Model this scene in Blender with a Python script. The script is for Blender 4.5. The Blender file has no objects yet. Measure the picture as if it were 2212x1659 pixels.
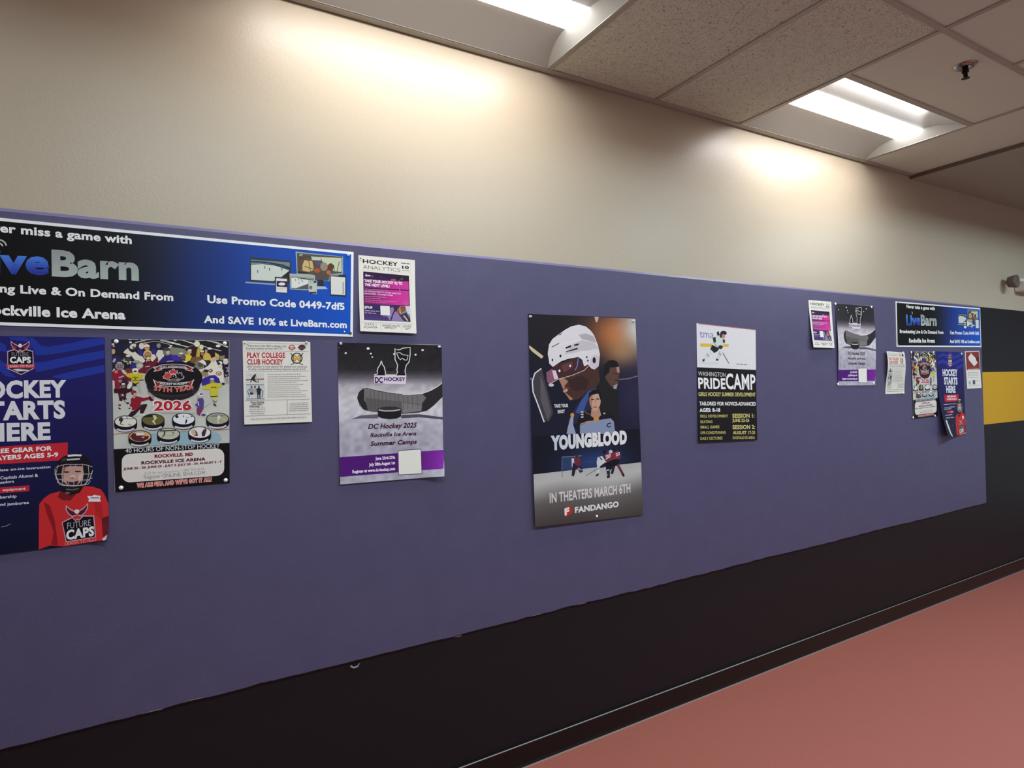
import bpy, bmesh, math, random
from mathutils import Vector, Matrix
random.seed(7)
SC = bpy.context.scene
COL = SC.collection

# ------------------------------------------------------------------ camera
PW, PH, FPX = 2212.0, 1659.0, 1318.24
CAM = Vector((0.0, -2.207, 1.5832))
ROT = Matrix(((0.8612608, -0.5075328, -0.0253035),
              (0.0175560, -0.0200464, 0.9996449),
              (0.5078598, 0.8613992, 0.0083549)))       # rows: right, up, forward
cd = bpy.data.cameras.new('camera')
cd.sensor_width = 36.0
cd.lens = FPX / PW * 36.0
cd.clip_start = 0.02
cam = bpy.data.objects.new('camera', cd)
M4 = Matrix.Identity(4)
for i in range(3):
    M4[i][0] = ROT[0][i]; M4[i][1] = ROT[1][i]; M4[i][2] = -ROT[2][i]; M4[i][3] = CAM[i]
cam.matrix_world = M4
COL.objects.link(cam)
SC.camera = cam

# ------------------------------------------------------------------ world, exposure
wd = bpy.data.worlds.new('world'); SC.world = wd; wd.use_nodes = True
wd.node_tree.nodes['Background'].inputs[0].default_value = (0.05, 0.045, 0.04, 1)
wd.node_tree.nodes['Background'].inputs[1].default_value = 0.1
SC.view_settings.view_transform = 'Standard'
SC.view_settings.look = 'None'
SC.view_settings.gamma = 1.0
SC.view_settings.use_curve_mapping = False
SC.view_settings.exposure = EXPOSURE = 3.36
LENS_POWER, FILL_POWER, END_FILL_POWER = 2.9, 7.4, 13.5


def at(px, py, y=0.0):
    """point of the photograph on the vertical plane y (the face of the noticeboard is y = 0)"""
    d = ROT.transposed() @ Vector(((px - PW / 2) / FPX, -(py - PH / 2) / FPX, 1.0))
    return CAM + d * ((y - CAM.y) / d.y)


def onz(px, py, z):
    d = ROT.transposed() @ Vector(((px - PW / 2) / FPX, -(py - PH / 2) / FPX, 1.0))
    return CAM + d * ((z - CAM.z) / d.z)


def lin(c):
    r = []
    for v in c[:3]:
        v = max(0.0, min(1.0, v / 255.0))
        r.append(v / 12.92 if v <= 0.04045 else ((v + 0.055) / 1.055) ** 2.4)
    return (r[0], r[1], r[2], 1.0)


# ------------------------------------------------------------------ materials
def mat(name, col, rough=0.5, metal=0.0, spec=0.5, bump=0.0, bscale=60.0, var=0.0, vscale=4.0, coat=0.0):
    m = bpy.data.materials.new(name); m.use_nodes = True
    nt = m.node_tree; b = nt.nodes['Principled BSDF']
    c = lin(col)
    b.inputs['Base Color'].default_value = c
    b.inputs['Roughness'].default_value = rough
    b.inputs['Metallic'].default_value = metal
    b.inputs['Specular IOR Level'].default_value = spec
    b.inputs['Coat Weight'].default_value = coat
    tc = nt.nodes.new('ShaderNodeTexCoord')
    if var > 0:
        n = nt.nodes.new('ShaderNodeTexNoise'); n.inputs['Scale'].default_value = vscale
        n.inputs['Detail'].default_value = 5
        nt.links.new(tc.outputs['Object'], n.inputs['Vector'])
        r = nt.nodes.new('ShaderNodeMapRange')
        r.inputs[1].default_value = 0.25; r.inputs[2].default_value = 0.75
        r.inputs[3].default_value = 1 - var; r.inputs[4].default_value = 1 + var
        nt.links.new(n.outputs[0], r.inputs[0])
        mx = nt.nodes.new('ShaderNodeVectorMath'); mx.operation = 'SCALE'
        mx.inputs[0].default_value = c[:3]
        nt.links.new(r.outputs[0], mx.inputs['Scale'])
        nt.links.new(mx.outputs[0], b.inputs['Base Color'])
    if bump > 0:
        n = nt.nodes.new('ShaderNodeTexNoise'); n.inputs['Scale'].default_value = bscale
        n.inputs['Detail'].default_value = 4
        nt.links.new(tc.outputs['Object'], n.inputs['Vector'])
        bp = nt.nodes.new('ShaderNodeBump'); bp.inputs['Strength'].default_value = bump
        bp.inputs['Distance'].default_value = 0.004
        nt.links.new(n.outputs[0], bp.inputs['Height'])
        nt.links.new(bp.outputs[0], b.inputs['Normal'])
    return m


def emit(name, col, k):
    m = bpy.data.materials.new(name); m.use_nodes = True
    nt = m.node_tree; nt.nodes.clear()
    e = nt.nodes.new('ShaderNodeEmission'); o = nt.nodes.new('ShaderNodeOutputMaterial')
    e.inputs[0].default_value = lin(col); e.inputs[1].default_value = k
    nt.links.new(e.outputs[0], o.inputs[0])
    return m


def wall_paint():
    """cream above the line, black below it with a yellow band to the right of the noticeboard"""
    m = bpy.data.materials.new('wall_paint'); m.use_nodes = True
    nt = m.node_tree; b = nt.nodes['Principled BSDF']
    g = nt.nodes.new('ShaderNodeNewGeometry'); s = nt.nodes.new('ShaderNodeSeparateXYZ')
    nt.links.new(g.outputs['Position'], s.inputs[0])

    def cmp_(sock, op, v):
        n = nt.nodes.new('ShaderNodeMath'); n.operation = op
        nt.links.new(sock, n.inputs[0]); n.inputs[1].default_value = v
        return n.outputs[0]

    def mul(a, c):
        n = nt.nodes.new('ShaderNodeMath'); n.operation = 'MULTIPLY'
        nt.links.new(a, n.inputs[0]); nt.links.new(c, n.inputs[1])
        return n.outputs[0]
    up = cmp_(s.outputs[2], 'GREATER_THAN', 2.128)
    ye = mul(mul(cmp_(s.outputs[2], 'GREATER_THAN', 1.216), cmp_(s.outputs[2], 'LESS_THAN', 1.622)),
             cmp_(s.outputs[0], 'GREATER_THAN', 5.40))

    def mix(f, a, c):
        n = nt.nodes.new('ShaderNodeMix'); n.data_type = 'RGBA'
        nt.links.new(f, n.inputs[0])
        for k, v in ((6, a), (7, c)):
            if isinstance(v, tuple): n.inputs[k].default_value = v
            else: nt.links.new(v, n.inputs[k])
        return n.outputs[2]
    b.inputs['Specular IOR Level'].default_value = 0.32
    c = mix(ye, lin((19, 17, 22)), lin((206, 154, 26)))
    c = mix(up, c, lin(CREAM))
    nt.links.new(c, b.inputs['Base Color'])
    n = nt.nodes.new('ShaderNodeTexNoise'); n.inputs['Scale'].default_value = 140
    n.inputs['Detail'].default_value = 6
    nt.links.new(g.outputs['Position'], n.inputs['Vector'])
    bp = nt.nodes.new('ShaderNodeBump'); bp.inputs['Strength'].default_value = 0.16
    bp.inputs['Distance'].default_value = 0.003
    nt.links.new(n.outputs[0], bp.inputs['Height']); nt.links.new(bp.outputs[0], b.inputs['Normal'])
    r = nt.nodes.new('ShaderNodeMapRange')
    nt.links.new(up, r.inputs[0])
    r.inputs[3].default_value = 0.5; r.inputs[4].default_value = 0.34
    nt.links.new(r.outputs[0], b.inputs['Roughness'])
    return m


def ceiling_tile_mat(fissure):
    m = bpy.data.materials.new('mineral_fibre_tile'); m.use_nodes = True
    nt = m.node_tree; b = nt.nodes['Principled BSDF']
    b.inputs['Roughness'].default_value = 0.9
    b.inputs['Specular IOR Level'].default_value = 0.15
    g = nt.nodes.new('ShaderNodeNewGeometry')
    n1 = nt.nodes.new('ShaderNodeTexNoise'); n1.inputs['Scale'].default_value = 88
    n1.inputs['Detail'].default_value = 3; n1.inputs['Distortion'].default_value = 2.2
    nt.links.new(g.outputs['Position'], n1.inputs['Vector'])
    r = nt.nodes.new('ShaderNodeValToRGB')
    base = lin((204, 212, 198)); dark = lin((150, 152, 140))
    if fissure:
        r.color_ramp.elements[0].position = 0.37; r.color_ramp.elements[1].position = 0.45
    else:
        r.color_ramp.elements[0].position = 0.10; r.color_ramp.elements[1].position = 0.38
    r.color_ramp.elements[0].color = dark; r.color_ramp.elements[1].color = base
    nt.links.new(n1.outputs[0], r.inputs[0])
    nt.links.new(r.outputs[0], b.inputs['Base Color'])
    bp = nt.nodes.new('ShaderNodeBump'); bp.inputs['Strength'].default_value = 0.5 if fissure else 0.2
    bp.inputs['Distance'].default_value = 0.004
    nt.links.new(r.outputs[0], bp.inputs['Height']); nt.links.new(bp.outputs[0], b.inputs['Normal'])
    return m


def print_mat(name, rough, spec):
    """ink on paper: the colours of the artwork are stored on the mesh"""
    m = bpy.data.materials.new(name); m.use_nodes = True
    nt = m.node_tree; b = nt.nodes['Principled BSDF']
    a = nt.nodes.new('ShaderNodeAttribute'); a.attribute_name = 'ink'
    nt.links.new(a.outputs['Color'], b.inputs['Base Color'])
    b.inputs['Roughness'].default_value = rough
    b.inputs['Specular IOR Level'].default_value = spec
    return m


CREAM = (182, 168, 147)
MAT = dict(
    wall=wall_paint(),
    plain=mat('painted_wall', (226, 230, 232), 0.55),
    soffit=mat('soffit_paint', (158, 158, 144), 0.7, bump=0.1, bscale=120),
    board=mat('purple_board_paint', (84, 78, 107), 0.42, spec=0.3, bump=0.12, bscale=110, var=0.05, vscale=9),
    board_highlight=mat('purple_edge_highlight', (112, 106, 142), 0.3, spec=0.6),  # board purple made lighter: the bevel's highlight is put into the colour
    floor=mat('red_rubber_floor', (160, 90, 77), 0.55, spec=0.35, bump=0.35, bscale=260, var=0.06, vscale=300),
    base=mat('black_vinyl', (17, 12, 12), 0.34, spec=0.35),
    vinyl_highlight=mat('vinyl_edge_highlight', (112, 104, 100), 0.4),  # pale tone paints in the highlight on the baseboard's top edge
    caulk=mat('caulk_bead', (120, 100, 95), 0.5),
    tile_f=ceiling_tile_mat(True),
    tile=ceiling_tile_mat(False),
    grid=mat('grid_metal', (164, 164, 152), 0.5),
    grid_dark=mat('bronze_trim', (104, 96, 84), 0.5),
    cavity=mat('dark_cavity', (30, 26, 24), 0.9),
    enamel=mat('white_enamel', (158, 157, 151), 0.32, spec=0.5),
    lens=emit('lit_acrylic_lens', (250, 249, 248), LENS_POWER),
    lens_fill=emit('lit_lens_fill', (212, 238, 250), FILL_POWER),  # unseen lamps added as fill for the wall
    lens_end_fill=emit('lit_lens_end_fill', (212, 238, 250), END_FILL_POWER),  # unseen lamp added to brighten the far end
    chrome=mat('chrome', (150, 142, 138), 0.18, metal=1.0),
    dark_metal=mat('dark_metal', (40, 34, 32), 0.4, metal=0.8),
    pin_white=mat('white_plastic', (246, 246, 244), 0.25),
    pin_clear=mat('pale_plastic', (214, 214, 220), 0.15),
    pin_green=mat('green_plastic', (20, 92, 72), 0.3),
    pin_metal=mat('steel_pin', (190, 190, 190), 0.25, metal=1.0),
    abs_white=mat('emergency_lamp_plastic', (214, 206, 192), 0.4),
    abs_brown=mat('emergency_lamp_head', (94, 80, 70), 0.45),
    scuff=mat('bare_board_edge', (134, 118, 112), 0.8),
    scuff_pale=mat('pale_chip', (150, 148, 160), 0.7),
    paper=print_mat('printed_paper', 0.55, 0.15),
    gloss=print_mat('glossy_print', 0.42, 0.15),
    vinyl=print_mat('printed_sign_board', 0.42, 0.15),
)


# ------------------------------------------------------------------ mesh helpers
def link_mesh(name, bm, m, parent=None, smooth=False, origin=None):
    me = bpy.data.meshes.new(name)
    if origin is not None:
        for v in bm.verts: v.co -= Vector(origin)
    bmesh.ops.recalc_face_normals(bm, faces=bm.faces)
    bm.to_mesh(me); bm.free()
    for mm in (m if isinstance(m, (list, tuple)) else [m]): me.materials.append(mm)
    if smooth:
        for p in me.polygons: p.use_smooth = True
    o = bpy.data.objects.new(name, me); COL.objects.link(o)
    if origin is not None and parent is None: o.location = origin
    if parent is not None: o.parent = parent
    return o


def box(bm, x0, x1, y0, y1, z0, z1, sl=0.0):
    """axis box; sl lifts z along x (the ceiling rises a little to the right)"""
    v = [bm.verts.new((x, y, z + sl * x)) for x in (x0, x1) for y in (y0, y1) for z in (z0, z1)]
    for f in ((0, 1, 3, 2), (4, 6, 7, 5), (0, 4, 5, 1), (2, 3, 7, 6), (0, 2, 6, 4), (1, 5, 7, 3)):
        bm.faces.new([v[i] for i in f])


def extrude_x(bm, prof, x0, x1, sl=0.0, cap=True):
    a = [bm.verts.new((x0, y, z + sl * x0)) for y, z in prof]
    b = [bm.verts.new((x1, y, z + sl * x1)) for y, z in prof]
    n = len(prof)
    for i in range(n):
        bm.faces.new((a[i], a[(i + 1) % n], b[(i + 1) % n], b[i]))
    if cap:
        bm.faces.new(a); bm.faces.new(list(reversed(b)))


def lathe(bm, prof, c, axis='Z', seg=28):
    rings = []
    for r, h in prof:
        ring = []
        for k in range(seg):
            t = 2 * math.pi * k / seg
            a, b = r * math.cos(t), r * math.sin(t)
            p = {'Z': (a, b, h), 'Y': (a, h, b), 'X': (h, a, b)}[axis]
            ring.append(bm.verts.new(Vector(p) + Vector(c)))
        rings.append(ring)
    for i in range(len(rings) - 1):
        for k in range(seg):
            bm.faces.new((rings[i][k], rings[i][(k + 1) % seg], rings[i + 1][(k + 1) % seg], rings[i + 1][k]))
    bm.faces.new(rings[0]); bm.faces.new(list(reversed(rings[-1])))


def struct(o, label=None):
    o['kind'] = 'structure'
    if label: o['label'] = label
    return o


def tag(o, label, cat, group=None):
    o['label'] = label; o['category'] = cat
    if group: o['group'] = group
    return o


def empty(name, loc):
    o = bpy.data.objects.new(name, None); o.location = loc; o.empty_display_size = 0.05
    COL.objects.link(o)
    return o


# ------------------------------------------------------------------ room shell
WY = 0.012                       # face of the wall; the face of the noticeboard is y = 0
X0, X1, YB = -4.0, 9.0, -4.6
ZC, SL = 2.9655, 0.0056          # ceiling plane and its slight rise
XA, XB, XC, XD, XE = 1.5213, 2.150, 2.763, 3.960, 4.561
XL = 0.302                       # left end of the near fixture
YM, YH, YG = -0.010, -0.606, -1.003

bm = bmesh.new(); box(bm, X0, X1, WY, WY + 0.12, 0, 3.2)
struct(link_mesh('wall_front', bm, MAT['wall']), 'long corridor wall, cream above and black below with a yellow band')
bm = bmesh.new(); box(bm, X0 - 0.1, X1 + 0.1, YB, WY + 0.12, -0.1, 0)
struct(link_mesh('floor', bm, MAT['floor']), 'red speckled rubber floor')
for nm, b in (('wall_back', (X0, X1, YB - 0.1, YB, 0, 3.2)), ('wall_left', (X0 - 0.1, X0, YB, WY + .12, 0, 3.2)),
              ('wall_right', (X1, X1 + 0.1, YB, WY + .12, 0, 3.2))):
    bm = bmesh.new(); box(bm, *b); struct(link_mesh(nm, bm, MAT['plain']))

# baseboard with a rounded top edge and a small toe, and the bead of caulk at the floor
bm = bmesh.new()
prof = [(WY, 0.0), (WY - 0.016, 0.0), (WY - 0.0145, 0.006), (WY - 0.012, 0.014), (WY - 0.0115, 0.0925),
        (WY - 0.0085, 0.0955), (WY, 0.0957)]
extrude_x(bm, prof, X0, X1)
bb = struct(link_mesh('baseboard_front', bm, [MAT['base'], MAT['vinyl_highlight']]), 'black vinyl baseboard with a painted highlight along its top edge')
for p in bb.data.polygons:
    if p.center.z > .0925 and .3 < p.normal.z < .98: p.material_index = 1
bm = bmesh.new()
extrude_x(bm, [(WY - 0.0155, 0.0), (WY - 0.021, 0.0), (WY - 0.0155, 0.0035)], X0, X1)
link_mesh('caulk_bead', bm, MAT['caulk'], bb)

# ceiling: tiles and grid bars are parts of the ceiling
TH = 0.0045                        # bars hang this much below the tiles
rows_x = sorted([X0, -3.36, -2.75, -2.14, -1.53, -0.92, -0.31, XL, 0.912, XA, XB, XC, 3.372, XD, XE])
bm = bmesh.new(); box(bm, X0, XE, YB, WY + 0.1, ZC + 0.16, ZC + 0.2, SL)
ceil = struct(link_mesh('ceiling', bm, MAT['cavity']), 'suspended ceiling of mineral fibre tiles in a metal grid')


def tile(x0, x1, y0, y1, m):
    bm = bmesh.new(); box(bm, x0 + .0012, x1 - .0012, y0 + .0012, y1 - .0012, ZC + TH, ZC + TH + 0.015, SL)
    link_mesh('ceiling_tile', bm, m, ceil)


def bar_x(x0, x1, y):
    bm = bmesh.new(); box(bm, x0, x1, y - 0.012, y + 0.012, ZC, ZC + 0.004, SL)
    box(bm, x0, x1, y - 0.001, y + 0.001, ZC + 0.004, ZC + 0.04, SL)
    link_mesh('grid_bar', bm, MAT['grid'], ceil)


def bar_y(x, y0, y1, m='grid'):
    bm = bmesh.new(); box(bm, x - 0.012, x + 0.012, y0, y1, ZC - .0005, ZC + 0.0035, SL)
    box(bm, x - 0.001, x + 0.001, y0, y1, ZC + 0.0035, ZC + 0.04, SL)
    link_mesh('grid_bar', bm, MAT[m], ceil)


FIX = [(-2.14, -0.92), (XL, XA), (XC, XD)]
# first row along the wall: fixture bays and 2 x 4 tiles cut at the wall
for i in range(len(rows_x) - 1):
    a, b = rows_x[i], rows_x[i + 1]
    infix = any(f[0] - .01 < a and b < f[1] + .01 for f in FIX)
    if infix:
        if any(abs(f[0] - a) < .01 for f in FIX): tile(a, next(f[1] for f in FIX if abs(f[0] - a) < .01), YG, YH, MAT['tile'])
    else:
        tile(a, b, YG, YM, MAT['tile_f'] if XA - .01 < a < XC - .01 else MAT['tile'])
for f in FIX: bar_x(f[0] + .012, f[1] - .012, YH)
bar_x(X0, XE - .012, YG)
for x in rows_x[1:-1]:
    inside = any(f[0] + .05 < x < f[1] - .05 for f in FIX)
    if not inside: bar_y(x, YG + .012, YM)
# the rows further from the wall; the second of them holds the added fill lights
YF0, YF1 = -2.215, -1.613
FIX_FILL = [(-0.31, 0.912), (XA, XC), (3.372, XE)]
ys = [YG, YF1, YF0, YF0 - 1.22, YB]
for j in range(4):
    for i in range(len(rows_x) - 1):
        a, b = rows_x[i], rows_x[i + 1]
        if j == 1 and any(f[0] - .01 < a and b < f[1] + .01 for f in FIX_FILL): continue
        tile(a, b, ys[j + 1], ys[j], MAT['tile'])
    for x in rows_x[1:-1]:
        if j == 1 and any(f[0] + .05 < x < f[1] - .05 for f in FIX_FILL): continue
        bar_y(x, ys[j + 1] + .012, ys[j] - .012)
    if j < 3: bar_x(X0, XE - .012, ys[j + 1])
# wall angle: a flat leg along the wall standing a few millimetres off it, with a dark gap behind
bm = bmesh.new()
box(bm, X0, XE - .004, YM - .012, WY - 0.0045, ZC - 0.001, ZC + 0.003, SL)
link_mesh('wall_angle', bm, MAT['grid'], ceil)
# bulkhead beyond the tiles: a lower painted soffit with a dark trim on its edge
SX0, SX1 = 5.3, 6.5             # opening in the soffit for the added fill light
bm = bmesh.new()
for q in ((XE, X1, YF1, WY + .05), (XE, SX0, YF0, YF1), (SX1, X1, YF0, YF1), (XE, X1, YB, YF0)): box(bm, q[0], q[1], q[2], q[3], ZC - 0.020, ZC + 0.2, SL)
sof = struct(link_mesh('ceiling_soffit', bm, MAT['soffit']), 'lower painted ceiling beyond the tiles')
bm = bmesh.new(); box(bm, XE - 0.006, XE - 0.0005, YB, WY - 0.001, ZC - 0.021, ZC + 0.02, SL)
struct(link_mesh('trim_1', bm, MAT['grid_dark']), 'dark metal edge between tiled ceiling and soffit')

# ------------------------------------------------------------------ recessed light fixtures
def fixture(x0, x1, y0, y1, label, lens='lens', zc=None):
    ZC = zc or globals()['ZC']
    yc = (y0 + y1) / 2; hw = (y1 - y0) / 2; lw = 0.078; dp = 0.052
    r = empty('ceiling_light', ((x0 + x1) / 2, yc, ZC))
    tag(r, label, 'ceiling light', 'recessed lights in the tiled ceiling')
    O = Vector(r.location)
    def prof(s):                  # from the outer lip up to the lens
        pts = []
        for k in range(9):
            t = k / 8
            pts.append((yc + s * (hw - 0.004 - t * (hw - 0.004 - lw)), ZC + 0.001 + dp * math.sin(t * math.pi / 2) ** 0.9))
        return pts
    for s in (-1, 1):
        bm = bmesh.new(); p = prof(s)
        a = [bm.verts.new((x0 + .014, y, z + SL * x0)) for y, z in p]
        b = [bm.verts.new((x1 - .014, y, z + SL * x1)) for y, z in p]
        for i in range(len(p) - 1): bm.faces.new((a[i], a[i + 1], b[i + 1], b[i]))
        o = link_mesh('reflector_panel', bm, MAT['enamel'], r, True, O)
    for xe, sg in ((x0 + .014, 1), (x1 - .014, -1)):
        bm = bmesh.new()
        p = prof(-1) + list(reversed(prof(1)))
        bm.faces.new([bm.verts.new((xe + sg * 0.05 * (z - ZC) / dp, y, z + SL * xe)) for y, z in p])
        link_mesh('end_plate', bm, MAT['enamel'], r, False, O)
    bm = bmesh.new()              # lens: a shallow bowed strip
    n = 8
    for k in range(n + 1):
        t = -1 + 2 * k / n
        y = yc + t * lw; z = ZC + dp - 0.014 * (1 - t * t)
        bm.verts.new((x0 + .055, y, z + SL * x0)); bm.verts.new((x1 - .055, y, z + SL * x1))
    bm.verts.ensure_lookup_table()
    for k in range(n): bm.faces.new((bm.verts[2 * k], bm.verts[2 * k + 1], bm.verts[2 * k + 3], bm.verts[2 * k + 2]))
    link_mesh('lens', bm, MAT[lens], r, True, O)
    bm = bmesh.new()              # rim lying on the grid
    for b in ((x0 + .011, x1 - .011, y0, y0 + .006), (x0 + .011, x1 - .011, y1 - .006, y1), (x0 + .011, x0 + .016, y0, y1), (x1 - .016, x1 - .011, y0, y1)):
        box(bm, b[0], b[1], b[2], b[3], ZC + .0006, ZC + 0.006, SL)
    link_mesh('rim', bm, MAT['enamel'], r, False, O)
    bm = bmesh.new(); box(bm, x0 + .016, x1 - .016, y0 + .006, y1 - .006, ZC + dp + .006, ZC + dp + .03, SL)
    link_mesh('housing', bm, MAT['enamel'], r, False, O)
    return r


fixture(XL, XA, YH + .012, YM - .012, 'near recessed ceiling light cut off by the top edge of the photo')
fixture(XC, XD, YH + .012, YM - .012, 'far recessed ceiling light with bright strip lens, beside the sprinkler')
fixture(-2.14, -0.92, YH + .012, YM - .012, 'recessed ceiling light out of view to the left')

# fill lights added across the corridor and one in the soffit, all out of the picture
for k, f in enumerate(FIX_FILL):
    fixture(f[0], f[1], YF0 + .012, YF1 - .012, ('added recessed fill light above the camera, out of view', 'added recessed fill light in mid corridor between the two wall side lights, out of view', 'added recessed fill light in mid corridor next to the soffit edge, out of view')[k], 'lens_fill')
fixture(SX0, SX1, YF0 + .012, YF1 - .012, 'added recessed fill light in the soffit at the far end, out of view', 'lens_end_fill', ZC - .020)

# ------------------------------------------------------------------ noticeboard
PX0, PX1, PZ0, PZ1 = -1.6, 5.505, 0.617, 2.134
bm = bmesh.new()
nseg = 150
random.seed(3)
prof0 = [(WY - .0005, PZ0), (0.0, PZ0), (0.0, PZ1 - 0.0115), (0.0095, PZ1 - .0005), (WY - .0005, PZ1)]
prev = None
for i in range(nseg + 1):         # the lower edge of the board is roughly cut
    x = PX0 + (PX1 - PX0) * i / nseg
    dz = random.uniform(-.0022, .0022) + 0.002 * math.sin(x * 5.1)
    ring = [bm.verts.new((x, y, z + (dz if k < 2 else 0))) for k, (y, z) in enumerate(prof0)]
    if prev:
        for k in range(5): bm.faces.new((prev[k], prev[(k + 1) % 5], ring[(k + 1) % 5], ring[k]))
    else: bm.faces.new(ring)
    prev = ring
bm.faces.new(list(reversed(prev)))
board = link_mesh('noticeboard', bm, [MAT['board'], MAT['board_highlight']], origin=((PX0 + PX1) / 2, WY, (PZ0 + PZ1) / 2))
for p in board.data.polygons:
    if abs(p.normal.y) > .3 and p.normal.z > .3: p.material_index = 1   # the bevelled top edge, its lit look painted in
tag(board, 'long purple painted noticeboard panel fixed to the corridor wall', 'noticeboard')
BO = Vector(board.location)
for (a, b, c, d) in ((300, 1543, 352, 1531), (395, 1517, 440, 1506), (980, 1377, 998, 1373), (1143, 1332, 1168, 1326), (1248, 1306, 1266, 1302)):
    p, q = at(a, b), at(c, d)
    bm = bmesh.new()
    vs = [bm.verts.new((p.x, -.0004, p.z - .001)), bm.verts.new((q.x, -.0004, q.z - .0012)),
          bm.verts.new((q.x, -.0004, q.z + .0008)), bm.verts.new(((p.x + q.x) / 2, -.0004, (p.z + q.z) / 2 + .0016))]
    bm.faces.new(vs)
    link_mesh('worn_streak', bm, MAT['scuff'], board, False, BO)
bm = bmesh.new()
pts = [(757, 1436), (764, 1440), (771, 1438), (778, 1431), (773, 1441), (764, 1444), (757, 1441)]
bm.faces.new([bm.verts.new((at(*p).x, -.0006, at(*p).z)) for p in pts])
o = link_mesh('paint_chip', bm, MAT['scuff_pale'], board, False, BO); o['label'] = 'pale chip on the lower edge'


# ------------------------------------------------------------------ drawing on paper
def text_mesh(s, bold):
    cu = bpy.data.curves.new('lettering', 'FONT'); cu.body = s; cu.size = 1.0
    cu.resolution_u = 3; cu.offset = bold; cu.fill_mode = 'FRONT'
    cu.space_character = 1.0 + 1.3 * max(0.0, bold)
    for k in range(2): cu.materials.append(MAT['paper'])      # neighbours in different slots: overlapping glyphs fill separately
    for k, f in enumerate(cu.body_format): f.material_index = k % 2
    ob = bpy.data.objects.new('lettering', cu)
    me = ob.to_mesh()
    V = [(v.co.x, v.co.y) for v in me.vertices]; F = [(p.material_index % 2,) + tuple(p.vertices) for p in me.polygons]
    ob.to_mesh_clear(); bpy.data.objects.remove(ob); bpy.data.curves.remove(cu)
    return V, F


_capc = {}
def cap_height(bold):
    if bold not in _capc:
        V, F = text_mesh('H', bold)
        ys = [v[1] for v in V]; _capc[bold] = (min(ys), max(ys))
    return _capc[bold]


def ears(V):
    """triangles of a simple polygon, concave ones too (ear clipping)"""
    n = len(V); ix = list(range(n)); out = []
    cr = lambda a, b, c: (V[b][0] - V[a][0]) * (V[c][1] - V[a][1]) - (V[b][1] - V[a][1]) * (V[c][0] - V[a][0])
    if sum(V[i - 1][0] * V[i][1] - V[i][0] * V[i - 1][1] for i in range(n)) < 0: ix.reverse()
    while len(ix) > 3:
        best = None
        for k in range(len(ix)):
            a, b, c = ix[k - 1], ix[k], ix[(k + 1) % len(ix)]
            if cr(a, b, c) <= 1e-14: continue
            if any(cr(a, b, p) >= -1e-14 and cr(b, c, p) >= -1e-14 and cr(c, a, p) >= -1e-14 for p in ix if p not in (a, b, c)): continue
            best = k; break
        if best is None: break
        k = best
        out.append((ix[k - 1], ix[k], ix[(k + 1) % len(ix)])); ix.pop(k)
    if len(ix) == 3: out.append(tuple(ix))
    return out


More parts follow.
